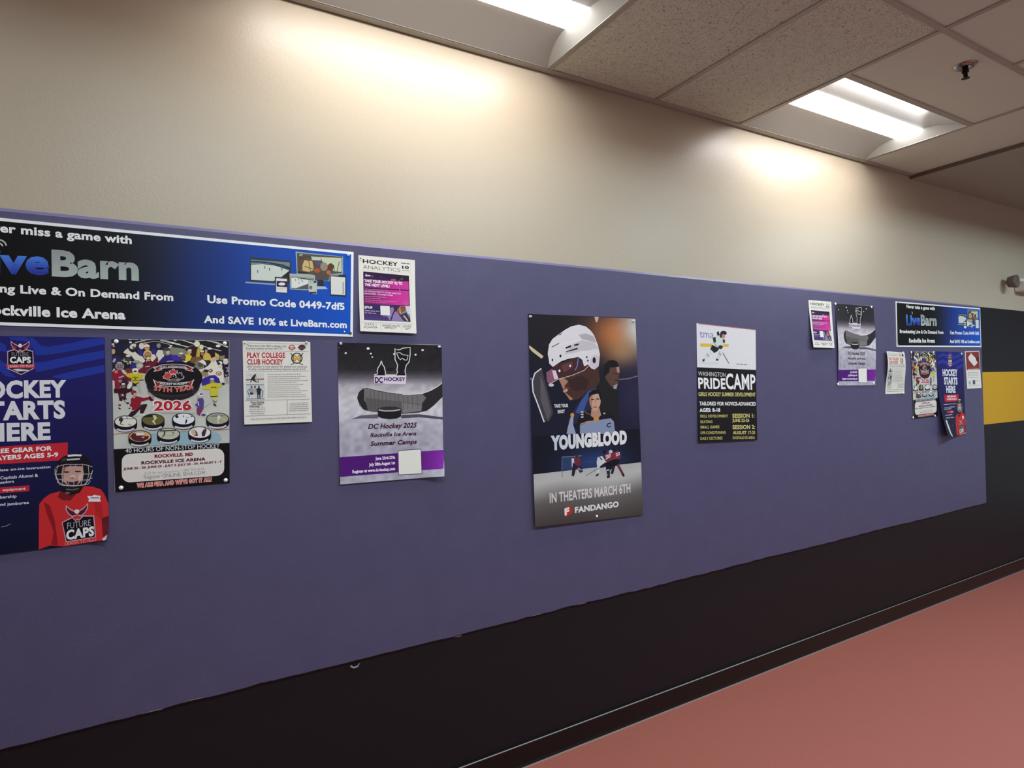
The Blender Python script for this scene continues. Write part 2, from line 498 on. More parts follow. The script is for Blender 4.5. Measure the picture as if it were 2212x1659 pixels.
class Art:
    """artwork of one poster, kept as flat shapes in wall coordinates (x, z)"""
    def __init__(self, corners_px=None, world=None):
        self.q = world or [(at(*c).x, at(*c).z) for c in corners_px]   # TL TR BR BL
        self.parts = {}; self.order = []; self.n = 0
        self.base = None; self.lab = {}
        self.crop(0, 0, 1)

    def crop(self, ox, oy, s):
        self.c = (ox, oy, s); return self

    def W(self, p):
        if self.c is None: return (p[0], p[1])
        ox, oy, s = self.c
        v = at(ox + p[0] / s, oy + p[1] / s); return (v.x, v.z)

    def add(self, part, V, F, C):
        if part not in self.parts: self.parts[part] = []; self.order.append(part)
        self.n += 1
        self.parts[part].append((V, F, C, self.n))

    def poly(self, part, pts, col):
        V = [self.W(p) for p in pts]
        C = [lin(col(p) if callable(col) else col) for p in pts]
        self.add(part, V, ears(V), C)

    def rect(self, part, x0, y0, x1, y1, col): self.poly(part, [(x0, y0), (x1, y0), (x1, y1), (x0, y1)], col)

    def grid(self, part, q, nu, nv, col):
        """quad TL TR BR BL filled with a colour function of (s, t)"""
        V = []; C = []; F = []
        Q = [self.W(p) for p in q]
        for j in range(nv + 1):
            for i in range(nu + 1):
                s, t = i / nu, j / nv
                V.append(tuple((Q[0][k] * (1 - s) + Q[1][k] * s) * (1 - t) + (Q[3][k] * (1 - s) + Q[2][k] * s) * t for k in (0, 1)))
                C.append(lin(col(s, t)))
        for j in range(nv):
            for i in range(nu):
                a = j * (nu + 1) + i
                F.append((a, a + 1, a + nu + 2, a + nu + 1))
        self.add(part, V, F, C)

    def ell(self, part, cx, cy, rx, ry, col, rot=0.0, n=20, a0=0, a1=360):
        ca, sa = math.cos(math.radians(rot)), math.sin(math.radians(rot))
        pts = []
        full = a1 - a0 >= 360
        for k in range(n + (0 if full else 1)):
            t = math.radians(a0 + (a1 - a0) * k / n)
            x, y = rx * math.cos(t), ry * math.sin(t)
            pts.append((cx + x * ca - y * sa, cy + x * sa + y * ca))
        self.poly(part, pts, col)

    def stroke(self, part, pts, w, col, closed=False):
        n = len(pts); L = []; R = []
        for i, p in enumerate(pts):
            a = pts[i - 1] if (i > 0 or closed) else p
            b = pts[(i + 1) % n] if (i < n - 1 or closed) else p
            dx, dy = b[0] - a[0], b[1] - a[1]; l = math.hypot(dx, dy) or 1
            nx, ny = -dy / l * w / 2, dx / l * w / 2
            L.append((p[0] + nx, p[1] + ny)); R.append((p[0] - nx, p[1] - ny))
        V = [self.W(p) for p in L + R]
        F = [(i, (i + 1) % n, n + (i + 1) % n, n + i) for i in range(n if closed else n - 1)]
        self.add(part, V, F, [lin(col)] * (2 * n))

    def text(self, part, s, p0, p1, h, col, bold=0.0, shear=0.0, vis=None, arc=0.0):
        """lettering from baseline point p0 to p1, capitals h tall; vis = the stretch of s that spans p0..p1"""
        if bold > .009: bold += .012
        a, b = self.W(p0), self.W(p1)
        hh = self.W((p0[0], p0[1] - h))[1] - a[1]
        V, F = text_mesh(s, bold)
        y0, y1 = cap_height(bold)
        xs = [v[0] for v in V]; xa, xb = min(xs), max(xs)
        if vis:
            U, _ = text_mesh(vis, bold); us = [v[0] for v in U]
            xa = xb - (max(us) - min(us))
        O = []; C = []
        for x, y in V:
            yn = (y - y0) / (y1 - y0); t = (x - xa) / (xb - xa)
            t2 = t + shear * yn * abs(hh) / max(1e-6, abs(b[0] - a[0]))
            O.append((a[0] + (b[0] - a[0]) * t2, a[1] + (b[1] - a[1]) * t2 + hh * yn + arc * 4 * t * (1 - t)))
            C.append(lin(col(t, yn) if callable(col) else col))
        for k in (0, 1):          # alternate letters on their own ink layer
            G = [f[1:] for f in F if f[0] == k]
            if not G: continue
            ids = sorted({i for f in G for i in f}); mp = {i: n for n, i in enumerate(ids)}
            self.add(part, [O[i] for i in ids], [tuple(mp[i] for i in f) for f in G], [C[i] for i in ids])

    def lines(self, part, x0, y0, x1, y1, h, col, seed, slope=0.0, gaps=True):
        """a line of print too small to read: short dashes"""
        r = random.Random(seed); x = x0
        while x < x1 - 2:
            w = min(x1 - x, r.uniform(2.2, 7.5) * h)
            if not gaps: w = x1 - x
            ya = y0 + (y1 - y0) * (x - x0) / (x1 - x0); yb = y0 + (y1 - y0) * (x + w - x0) / (x1 - x0)
            self.poly(part, [(x, ya), (x + w, yb), (x + w, yb + h), (x, ya + h)], col)
            x += w + 0.9 * h


NG = 24
def hang(name, art, label, group, quad=None, bend=None, m='paper', thick=0.0004, lift=0.0006, cat='poster', step=0.000005):
    """build one poster: the sheet is the thing, its printed pictures and lettering are its parts"""
    Q = quad or art.q
    q0 = art.q
    X = [p[0] for p in q0]; Z = [p[1] for p in q0]
    def st(x, z):                 # position on the artwork, 0..1 across and down
        t = 0.5; s = 0.5
        for _ in range(4):
            l = q0[0][0] * (1 - t) + q0[3][0] * t; r = q0[1][0] * (1 - t) + q0[2][0] * t
            s = (x - l) / (r - l)
            u = q0[0][1] * (1 - s) + q0[1][1] * s; d = q0[3][1] * (1 - s) + q0[2][1] * s
            t = (u - z) / (u - d)
        return s, t
    bf = bend or (lambda s, t: (0.0, 0.0, 0.0))
    def cell(s, t):               # piecewise bilinear so that the print lies exactly on the sheet
        s = min(1, max(0, s)); t = min(1, max(0, t))
        i = min(NG - 1, int(s * NG)); j = min(NG - 1, int(t * NG))
        a, b = s * NG - i, t * NG - j
        f = lambda ii, jj: bf(ii / NG, jj / NG)
        if a + b <= 1: o, p, q, u, v = f(i, j), f(i + 1, j), f(i, j + 1), a, b
        else: o, p, q, u, v = f(i + 1, j + 1), f(i, j + 1), f(i + 1, j), 1 - a, 1 - b
        return [o[k] + (p[k] - o[k]) * u + (q[k] - o[k]) * v for k in range(3)]
    def put(s, t, off):
        x = (Q[0][0] * (1 - s) + Q[1][0] * s) * (1 - t) + (Q[3][0] * (1 - s) + Q[2][0] * s) * t
        z = (Q[0][1] * (1 - s) + Q[1][1] * s) * (1 - t) + (Q[3][1] * (1 - s) + Q[2][1] * s) * t
        d = cell(s, t) if bend else (0, 0, 0)
        return Vector((x + d[0], -lift - off - d[1], z + d[2]))
    O = put(.5, .5, 0)
    O.y = -lift
    # the sheet
    n = NG if bend else 1
    bm = bmesh.new(); ink = bm.verts.layers.float_color.new('ink')
    f = [[bm.verts.new(put(i / n, j / n, thick) - O) for i in range(n + 1)] for j in range(n + 1)]
    b = [[bm.verts.new(put(i / n, j / n, 0.0) - O) for i in range(n + 1)] for j in range(n + 1)]
    for j in range(n):
        for i in range(n):
            if bend:
                bm.faces.new((f[j][i], f[j + 1][i], f[j][i + 1])); bm.faces.new((f[j][i + 1], f[j + 1][i], f[j + 1][i + 1]))
            else: bm.faces.new((f[j][i], f[j + 1][i], f[j + 1][i + 1], f[j][i + 1]))
            if bend:
                bm.faces.new((b[j][i], b[j][i + 1], b[j + 1][i])); bm.faces.new((b[j][i + 1], b[j + 1][i + 1], b[j + 1][i]))
            else: bm.faces.new((b[j][i], b[j][i + 1], b[j + 1][i + 1], b[j + 1][i]))
    for i in range(n):
        bm.faces.new((f[0][i], f[0][i + 1], b[0][i + 1], b[0][i])); bm.faces.new((f[n][i + 1], f[n][i], b[n][i], b[n][i + 1]))
        bm.faces.new((f[i + 1][0], f[i][0], b[i][0], b[i + 1][0])); bm.faces.new((f[i][n], f[i + 1][n], b[i + 1][n], b[i][n]))
    c = lin(art.base)
    for v in bm.verts: v[ink] = c
    root = link_mesh(name, bm, MAT[m], None)
    root.location = O
    tag(root, label, cat, group)
    # the print
    for part in art.order:
        bm = bmesh.new(); ink = bm.verts.layers.float_color.new('ink')
        wl = bm.verts.layers.float.new('lay')
        for V, F, C, k in art.parts[part]:
            vs = []
            for (x, z), col in zip(V, C):
                s, t = st(x, z)
                s = min(1.0, max(0.0, s)); t = min(1.0, max(0.0, t))
                v = bm.verts.new((s, 0, t)); v[ink] = col; v[wl] = k; vs.append(v)
            for fc in F:
                try: bm.faces.new([vs[i] for i in fc])
                except ValueError: pass
        bmesh.ops.triangulate(bm, faces=[fa for fa in bm.faces if len(fa.verts) > 4])
        if bend:
            for k in range(1, NG):
                for ax in (0, 2):
                    co = Vector((0, 0, 0)); co[ax] = k / NG; no = Vector((0, 0, 0)); no[ax] = 1
                    bmesh.ops.bisect_plane(bm, geom=bm.verts[:] + bm.edges[:] + bm.faces[:], dist=2e-5, plane_co=co, plane_no=no)
            for k in range(1, 2 * NG):
                bmesh.ops.bisect_plane(bm, geom=bm.verts[:] + bm.edges[:] + bm.faces[:], dist=2e-5, plane_co=Vector((k / NG, 0, 0)), plane_no=Vector((1, 0, 1)))
        for v in bm.verts:
            v.co = put(v.co.x, v.co.z, thick + .0001 + v[wl] * step) - O
        me = bpy.data.meshes.new(part)
        bm.normal_update()
        for fa in bm.faces:
            if fa.normal.y > 0: fa.normal_flip()
        bm.verts.layers.float.remove(bm.verts.layers.float.get('lay'))
        bm.to_mesh(me); bm.free()
        me.materials.append(MAT[m])
        nm = part.split('#')[0]
        o = bpy.data.objects.new(nm, me); COL.objects.link(o); o.parent = root
        if part in art.lab: o['label'] = art.lab[part]
    return root

def mixc(a, b, t):
    t = max(0.0, min(1.0, t)); return tuple(a[i] * (1 - t) + b[i] * t for i in range(3))


def ramp(stops, x):
    if x <= stops[0][0]: return stops[0][1]
    for (a, ca), (b, cb) in zip(stops, stops[1:]):
        if x <= b: return mixc(ca, cb, (x - a) / (b - a))
    return stops[-1][1]


WHITE = (240, 238, 234); INK = (34, 30, 34)


# ------------------------------------------------------------------ streaming sign: black to blue board with a white border
def design_sign():
    A = Art(world=[(-.558, 2.103), (.642, 2.098), (.632, 1.788), (-.565, 1.801)])
    A.base = (238, 238, 236)
    A.c = None
    b = .009
    q = [(-.558 + b, 2.103 - b), (.642 - b, 2.098 - b), (.632 - b, 1.788 + b), (-.565 + b, 1.801 + b)]
    st = [(-.6, (13, 10, 10)), (-.1, (16, 14, 17)), (0.0, (26, 28, 46)), (.12, (30, 46, 100)), (.3, (32, 66, 152)), (.64, (24, 84, 190))]
    A.grid('printed_background', q, 40, 1, lambda s, t: ramp(st, -.558 + 1.2 * s))
    A.crop(0, 440, 5.53)
    A.text('lettering#1', 'Never miss a game with', (5, 345), (1575, 487), 105, WHITE, .022, vis='er miss a game with')
    A.text('logo_lettering#blue', 'Live', (0, 838), (592, 858), 320, lambda t, y: mixc((42, 56, 150), (84, 140, 232), (y - .1) / .7), .03, vis='ve')
    A.text('logo_lettering#grey', 'Barn', (622, 870), (1660, 925), 320, lambda t, y: mixc((172, 182, 172), (148, 152, 152), y), .03)
    A.lab['logo_lettering#blue'] = 'blue logo lettering'; A.lab['logo_lettering#grey'] = 'pale grey logo lettering'
    for r_ in (50, 95):
        A.stroke('signal_arc', [(-15 + r_ * math.cos(a), 520 + r_ * 0.9 * math.sin(a)) for a in [math.radians(-80 + 10 * k) for k in range(8)]], 17, (190, 192, 186))
    A.text('lettering#2', 'Broadcasting Live & On Demand From', (0, 1062), (2070, 1165), 102, WHITE, .022, vis='ng Live & On Demand From')
    A.text('lettering#3', 'Rockville Ice Arena', (25, 1335), (1500, 1387), 125, WHITE, .028, vis='ckville Ice Arena')
    A.crop(380, 500, 4.096)
    A.text('lettering#4', 'Use Promo Code 0449-7df5', (278, 634), (1490, 697), 70, WHITE, .022)
    A.text('lettering#5', 'And SAVE 10% at LiveBarn.com', (247, 810), (1510, 857), 66, WHITE, .024)
    P = 'device_picture'
    A.poly(P, [(655, 228), (1015, 262), (1018, 462), (655, 440)], (52, 58, 62))
    A.poly(P, [(662, 250), (1005, 275), (1005, 330), (900, 300), (780, 285), (664, 300)], (120, 136, 132))
    A.stroke(P, [(664, 268), (800, 276), (940, 300), (1005, 325)], 14, (40, 56, 92))
    A.poly(P, [(664, 300), (760, 290), (880, 305), (1000, 345), (1000, 372), (860, 440), (664, 430)], (206, 212, 200))
    A.poly(P, [(1000, 350), (1008, 440), (960, 400), (930, 405)], (48, 40, 40))
    for x, y in ((722, 355), (785, 318), (826, 335), (935, 335)): A.rect(P, x - 3, y - 12, x + 4, y + 14, (78, 70, 78))
    A.poly(P, [(612, 446), (985, 470), (985, 484), (615, 458)], (158, 164, 166))
    A.crop(560, 520, 7.541)
    A.poly(P, [(588, 180), (1360, 262), (1362, 545), (1150, 660), (1120, 660), (930, 640), (610, 600)], (150, 168, 176))
    A.poly(P, [(612, 205), (1345, 265), (1345, 530), (1140, 545), (1130, 650), (900, 640), (890, 560), (620, 520)], (92, 78, 62))
    A.poly(P, [(1000, 270), (1335, 285), (1340, 510), (1210, 500), (1110, 400), (1020, 340)], (196, 204, 172))
    A.poly(P, [(730, 320), (860, 335), (890, 480), (800, 510), (700, 490), (700, 400)], (206, 176, 118))
    A.poly(P, [(840, 260), (1000, 270), (1000, 325), (850, 318)], (190, 200, 180))
    A.poly(P, [(920, 345), (1050, 355), (1050, 385), (930, 392)], (86, 78, 150))
    A.ell(P, 1050, 425, 60, 70, (152, 136, 112)); A.ell(P, 1160, 430, 50, 60, (96, 58, 52)); A.ell(P, 940, 490, 50, 35, (176, 82, 56))
    A.ell(P, 1125, 520, 36, 34, (190, 100, 70)); A.poly(P, [(620, 500), (790, 520), (800, 545), (620, 535)], (58, 40, 36))
    A.poly(P, [(890, 540), (1130, 560), (1120, 655), (910, 640)], (88, 76, 74))
    for p in ([(640, 300), (800, 260), (860, 300)], [(730, 420), (890, 470)], [(800, 330), (830, 490)], [(1210, 400), (1220, 500)], [(1300, 340), (1260, 510)]):
        A.stroke(P, p, 9, (50, 42, 40))
    A.stroke(P, [(650, 240), (700, 230)], 20, (190, 190, 180))
    A.poly(P, [(945, 640), (1040, 645), (1050, 740), (940, 735)], (50, 48, 52)); A.poly(P, [(930, 745), (1070, 748), (1112, 790), (930, 795)], (176, 190, 200))
    A.poly(P, [(250, 590), (460, 600), (465, 860), (258, 848)], (60, 60, 64)); A.poly(P, [(272, 615), (448, 625), (448, 850), (272, 838)], (226, 224, 220))
    A.poly(P, [(280, 655), (448, 665), (448, 760), (280, 750)], (48, 38, 56)); A.ell(P, 365, 708, 55, 26, (232, 224, 236))
    A.lines(P, 282, 778, 425, 785, 8, (150, 146, 148), 4)
    A.poly(P, [(490, 535), (905, 570), (905, 815), (500, 795)], (170, 178, 172)); A.poly(P, [(508, 585), (888, 610), (888, 800), (512, 780)], (52, 54, 58))
    A.poly(P, [(516, 600), (800, 640), (800, 700), (620, 775), (520, 772)], (222, 222, 214)); A.poly(P, [(510, 580), (890, 600), (880, 640), (700, 610), (516, 610)], (150, 156, 140))
    for x, y in ((588, 640), (640, 635), (680, 640), (645, 690), (705, 665)): A.rect(P, x - 5, y - 14, x + 5, y + 16, (110, 104, 110))
    A.poly(P, [(600, 775), (800, 700), (800, 790)], (90, 92, 90))
    A.poly(P, [(790, 640), (940, 655), (935, 872), (805, 858)], (176, 184, 180)); A.poly(P, [(805, 700), (930, 708), (928, 840), (808, 835)], (196, 200, 186)); A.ell(P, 835, 765, 26, 30, (112, 108, 104))
    A.rect(P, 808, 836, 928, 862, (40, 42, 60)); A.ell(P, 905, 672, 24, 16, (36, 36, 40))
    A.poly(P, [(1140, 545), (1412, 562), (1415, 915), (1150, 895)], (46, 50, 60)); A.poly(P, [(1160, 582), (1395, 600), (1395, 890), (1165, 875)], (220, 218, 210))
    A.rect(P, 1352, 680, 1378, 870, (168, 168, 164)); A.poly(P, [(1145, 545), (1290, 552), (1290, 575), (1145, 570)], (140, 146, 142))
    return A


# ------------------------------------------------------------------ learn-to-play poster with the child in a red jersey
def eagle_badge(A, part, P, red_text=True):
    """P maps badge coordinates (0..440, 0..520) to the crop"""
    out = [(28, 155), (155, 120), (190, 165), (220, 140), (250, 165), (290, 120), (415, 155), (425, 420), (235, 512), (30, 420)]
    A.poly(part, [P(*p) for p in out], (206, 168, 186))
    inn = [(40, 168), (150, 136), (190, 182), (220, 155), (250, 182), (292, 136), (403, 166), (412, 412), (235, 498), (42, 412)]
    A.poly(part, [P(*p) for p in inn], (24, 14, 30))
    for s in (-1, 1):
        X = lambda x: 220 + s * x
        A.poly(part, [P(X(x), y) for x, y in ((0, 90), (40, 65), (100, 35), (138, 0), (142, 50), (115, 110), (70, 150), (30, 165), (0, 130))], (214, 150, 164))
        A.poly(part, [P(X(x), y) for x, y in ((0, 100), (45, 80), (98, 50), (128, 22), (130, 55), (105, 102), (65, 138), (30, 150), (0, 125))], (58, 22, 52))
        A.poly(part, [P(X(x), y) for x, y in ((50, 100), (100, 72), (122, 50), (104, 96), (66, 130))], (150, 48, 70))
    A.ell(part, *P(220, 75), abs(P(250, 0)[0] - P(222, 0)[0]), abs(P(220, 30)[1] - P(220, 0)[1]), (226, 220, 226))
    A.text(part, 'FUTURE', P(95, 232), P(345, 232), abs(P(0, 58)[1] - P(0, 0)[1]), (150, 146, 156), .0)
    A.text(part, 'CAPS', P(68, 336), P(382, 336), abs(P(0, 96)[1] - P(0, 0)[1]), WHITE, .035)


def design_kid():
    A = Art(world=[(-.521, 1.768), (-.121, 1.770), (-.119, 1.159), (-.522, 1.157)])
    A.base = (30, 26, 84)
    A.c = None
    q = A.q
    A.grid('printed_background', q, 4, 12, lambda s, t: ramp([(0, (34, 32, 104)), (.3, (34, 28, 92)), (.6, (26, 24, 70)), (1, (16, 18, 44))], t))
    A.crop(0, 720, 6.912)
    B = 'printed_background'
    lb = (38, 54, 150)
    A.poly(B, [(430, 60), (500, 70), (620, 190), (740, 200), (1100, 140), (1330, 85), (1555, 70), (1560, 160), (1100, 260), (700, 325), (540, 330), (480, 200)], lb)
    A.poly(B, [(500, 440), (700, 420), (1100, 330), (1560, 255), (1560, 370), (1200, 440), (800, 530), (540, 580)], lb)
    A.poly(B, [(780, 640), (1200, 540), (1560, 470), (1560, 580), (1250, 645), (1010, 690), (820, 665)], lb)
    A.poly(B, [(-900, 190), (-400, 90), (0, 130), (90, 180), (110, 285), (0, 265), (-400, 200), (-900, 290)], lb)
    A.poly(B, [(-900, 420), (-400, 340), (0, 400), (90, 460), (150, 570), (250, 660), (80, 640), (0, 560), (-400, 470), (-900, 540)], lb)
    A.poly(B, [(130, 55), (400, 55), (440, 110), (480, 220), (440, 240), (420, 130), (160, 95)], lb)
    eagle_badge(A, 'eagle_badge', lambda x, y: (82 + x, 110 + y))
    A.poly('eagle_badge', [(84, 462), (526, 462), (515, 525), (108, 520)], (186, 62, 74))
    A.text('eagle_badge', 'LEARN TO PLAY', (122, 510), (505, 502), 34, (232, 190, 196), .01)
    A.poly('eagle_badge', [(190, 535), (270, 530), (430, 545), (430, 562), (260, 570)], (206, 206, 212))
    A.text('headline_lettering#1', 'HOCKEY', (95, 975), (995, 957), 270, (226, 222, 224), .035, vis='CKEY')
    A.text('headline_lettering#2', 'STARTS', (45, 1300), (978, 1273), 285, (224, 220, 222), .035, vis='ARTS')
    A.text('headline_lettering#3', 'HERE', (105, 1615), (757, 1592), 275, (222, 218, 222), .035, vis='ERE')
    A.crop(0, 940, 5.923)
    A.poly('red_label', [(-400, 172), (870, 92), (866, 316), (-400, 398)], (196, 40, 52))
    A.text('red_label', 'FREE GEAR FOR', (12, 232), (668, 195), 60, WHITE, .025, vis='EE GEAR FOR')
    A.text('red_label', 'PLAYERS AGES 5-9', (18, 320), (746, 275), 60, WHITE, .025, vis='YERS AGES 5-9')
    A.text('small_print#1', 'appropriate on-ice instruction', (5, 462), (648, 420), 34, (214, 212, 220), .012, vis='iate on-ice instruction')
    A.text('small_print#2', 'Capitals Alumni &', (5, 566), (490, 530), 40, (214, 212, 220), .012)
    A.text('small_print#3', 'Ambassadors', (5, 622), (182, 606), 36, (214, 212, 220), .012, vis='sadors')
    A.poly('red_label', [(-330, 690), (378, 640), (378, 715), (-330, 768)], (190, 40, 56))
    A.text('red_label', 'equipment', (35, 718), (330, 696), 36, (238, 214, 216), .012)
    A.text('small_print#4', 'membership', (5, 812), (215, 796), 38, (214, 212, 220), .012, vis='bership')
    A.text('small_print#5', 'and jamboree', (5, 905), (372, 878), 38, (214, 212, 220), .012, vis='nd jamboree')
    for k, (y, xe) in enumerate(((470, -230), (585, -30), (640, -260), (826, -60), (915, -70))): A.lines('small_print#d%d' % k, -560, y + .062 * 560 - 22, xe, y - .062 * xe - 22, 22, (200, 198, 208), 90 + k)
    A.stroke('small_print', [(20, 1172), (80, 1160), (142, 1130)], 7, (150, 152, 150))
    A.c = None
    st = lambda s, t: (-.522 + .4 * s, 1.768 - .61 * t)
    A.poly('white_stick_blade', [st(*p) for p in ((.10, .80), (.16, .795), (.22, .87), (.27, .95), (.33, .985), (.31, 1.0), (.22, .97), (.14, .89))], (214, 212, 208))
    A.crop(0, 940, 5.923)
    J = 'child_picture'
    red = (202, 44, 46)
    A.poly(J, [(498, 1440), (500, 1100), (505, 880), (560, 810), (640, 750), (770, 715), (860, 770), (960, 755), (1040, 700), (1070, 650), (1180, 655), (1290, 690), (1335, 750), (1385, 870), (1392, 1000), (1392, 1325), (1290, 1345), (830, 1420), (640, 1408), (500, 1462)], red)
    A.poly(J, [(560, 850), (640, 900), (700, 1080), (745, 1400), (660, 1400), (690, 1230), (600, 1000)], (142, 26, 34))
    A.poly(J, [(1300, 1060), (1392, 1025), (1392, 1260), (1330, 1300), (1310, 1180)], (104, 22, 36))
    A.poly(J, [(1200, 860), (1290, 830), (1320, 1010), (1290, 1080), (1225, 1000)], (180, 36, 40))
    A.poly(J, [(770, 722), (1000, 700), (960, 770), (900, 835), (800, 830), (740, 790)], (118, 26, 32))
    A.poly(J, [(1115, 775), (1180, 778), (1200, 762), (1290, 775), (1280, 810), (1290, 850), (1130, 848), (1140, 815)], (226, 222, 224))
    A.stroke(J, [(1160, 800), (1270, 800)], 14, (150, 80, 90))
    blk = (26, 20, 26)
    A.poly(J, [(735, 340), (800, 280), (870, 248), (960, 238), (1050, 245), (1130, 290), (1172, 370), (1187, 460), (1150, 560), (1075, 650), (1020, 735), (900, 768), (810, 730), (770, 640), (722, 560), (704, 450)], blk)
    A.poly(J, [(865, 252), (960, 243), (1050, 248), (1040, 270), (960, 268), (870, 278)], (222, 220, 222))
    A.poly(J, [(852, 306), (1025, 292), (1020, 312), (862, 324)], (198, 196, 202))
    A.poly(J, [(800, 300), (860, 280), (840, 330), (780, 345)], (64, 54, 62))
    A.poly(J, [(800, 412), (900, 395), (1050, 398), (1072, 480), (1062, 570), (985, 640), (880, 645), (805, 590), (785, 490)], (196, 148, 134))
    A.poly(J, [(800, 412), (850, 405), (820, 480), (812, 590), (785, 490)], (150, 100, 92))
    A.poly(J, [(1010, 500), (1065, 480), (1060, 570), (990, 600)], (220, 178, 160))
    A.ell(J, 852, 470, 44, 11, (70, 42, 42)); A.ell(J, 996, 464, 44, 11, (70, 42, 42))
    A.ell(J, 935, 528, 38, 26, (222, 176, 160)); A.ell(J, 930, 548, 26, 8, (150, 92, 84))
    A.ell(J, 860, 560, 36, 22, (206, 152, 140))
    A.poly(J, [(850, 590), (930, 600), (1010, 580), (985, 640), (930, 655), (880, 645)], (60, 26, 32))
    A.ell(J, 930, 690, 90, 40, (34, 28, 34)); A.stroke(J, [(850, 690), (930, 700), (1010, 680)], 10, (120, 112, 116))
    A.ell(J, 865, 738, 30, 12, (110, 106, 112))
    g = (172, 166, 168)
    for y0, ym in ((415, 372), (500, 495), (555, 575), (590, 640)):
        A.stroke(J, [(712 + (20 if ym > 600 else 0), y0 if ym < 600 else 600), (780, (y0 + ym * 2) / 3), (860, ym), (945, ym + 3), (1060, ym), (1130, (y0 + ym * 2) / 3), (1182 - (24 if ym > 600 else 0), y0 - 10)], 9, g)
    for xt, xm, xb in ((745, 715, 770), (815, 795, 800), (905, 885, 880), (970, 950, 945), (1055, 1070, 1035), (1130, 1140, 1095)):
        A.stroke(J, [(xt, 380), (xm, 500), (xb, 640)], 8, g)
    A.stroke(J, [(706, 430), (708, 500), (740, 590), (800, 640), (945, 650), (1080, 632), (1150, 560), (1187, 450)], 10, (190, 184, 186))
    Bd = 'jersey_emblem'
    A.poly(Bd, [(792, 1112), (860, 1075), (930, 1045), (970, 1088), (988, 1062), (1010, 1080), (1060, 1025), (1205, 1025), (1235, 1305), (845, 1368)], (196, 160, 168))
    A.poly(Bd, [(804, 1118), (870, 1085), (928, 1058), (970, 1102), (990, 1078), (1012, 1092), (1066, 1040), (1193, 1038), (1220, 1296), (855, 1354)], (22, 14, 24))
    for s, ox in ((-1, 985), (1, 985)):
        w = [(0, 960), (30, 965), (85, 940), (140, 890), (145, 950), (110, 1010), (60, 1045), (10, 1030)]
        k = 0 if s < 0 else -25
        A.poly(Bd, [(ox + s * x * 1.0, y + k * x / 140) for x, y in w], (206, 160, 168))
        w = [(5, 972), (35, 978), (88, 955), (128, 915), (130, 952), (100, 1002), (58, 1030), (12, 1018)]
        A.poly(Bd, [(ox + s * x, y + k * x / 140) for x, y in w], (84, 24, 48))
    A.ell(Bd, 985, 975, 32, 28, (224, 214, 206))
    A.text(Bd, 'FUTURE', (862, 1198), (1163, 1152), 78, (172, 166, 172), .0)
    A.text(Bd, 'CAPS', (850, 1342), (1208, 1285), 128, (232, 228, 226), .035)
    A.text(Bd, 'LEARN TO PLAY', (835, 1408), (1250, 1350), 36, (226, 130, 132), .01)
    A.poly(J, [(1320, 1322), (1392, 1265), (1390, 1325), (1350, 1338)], (196, 186, 188))
    return A


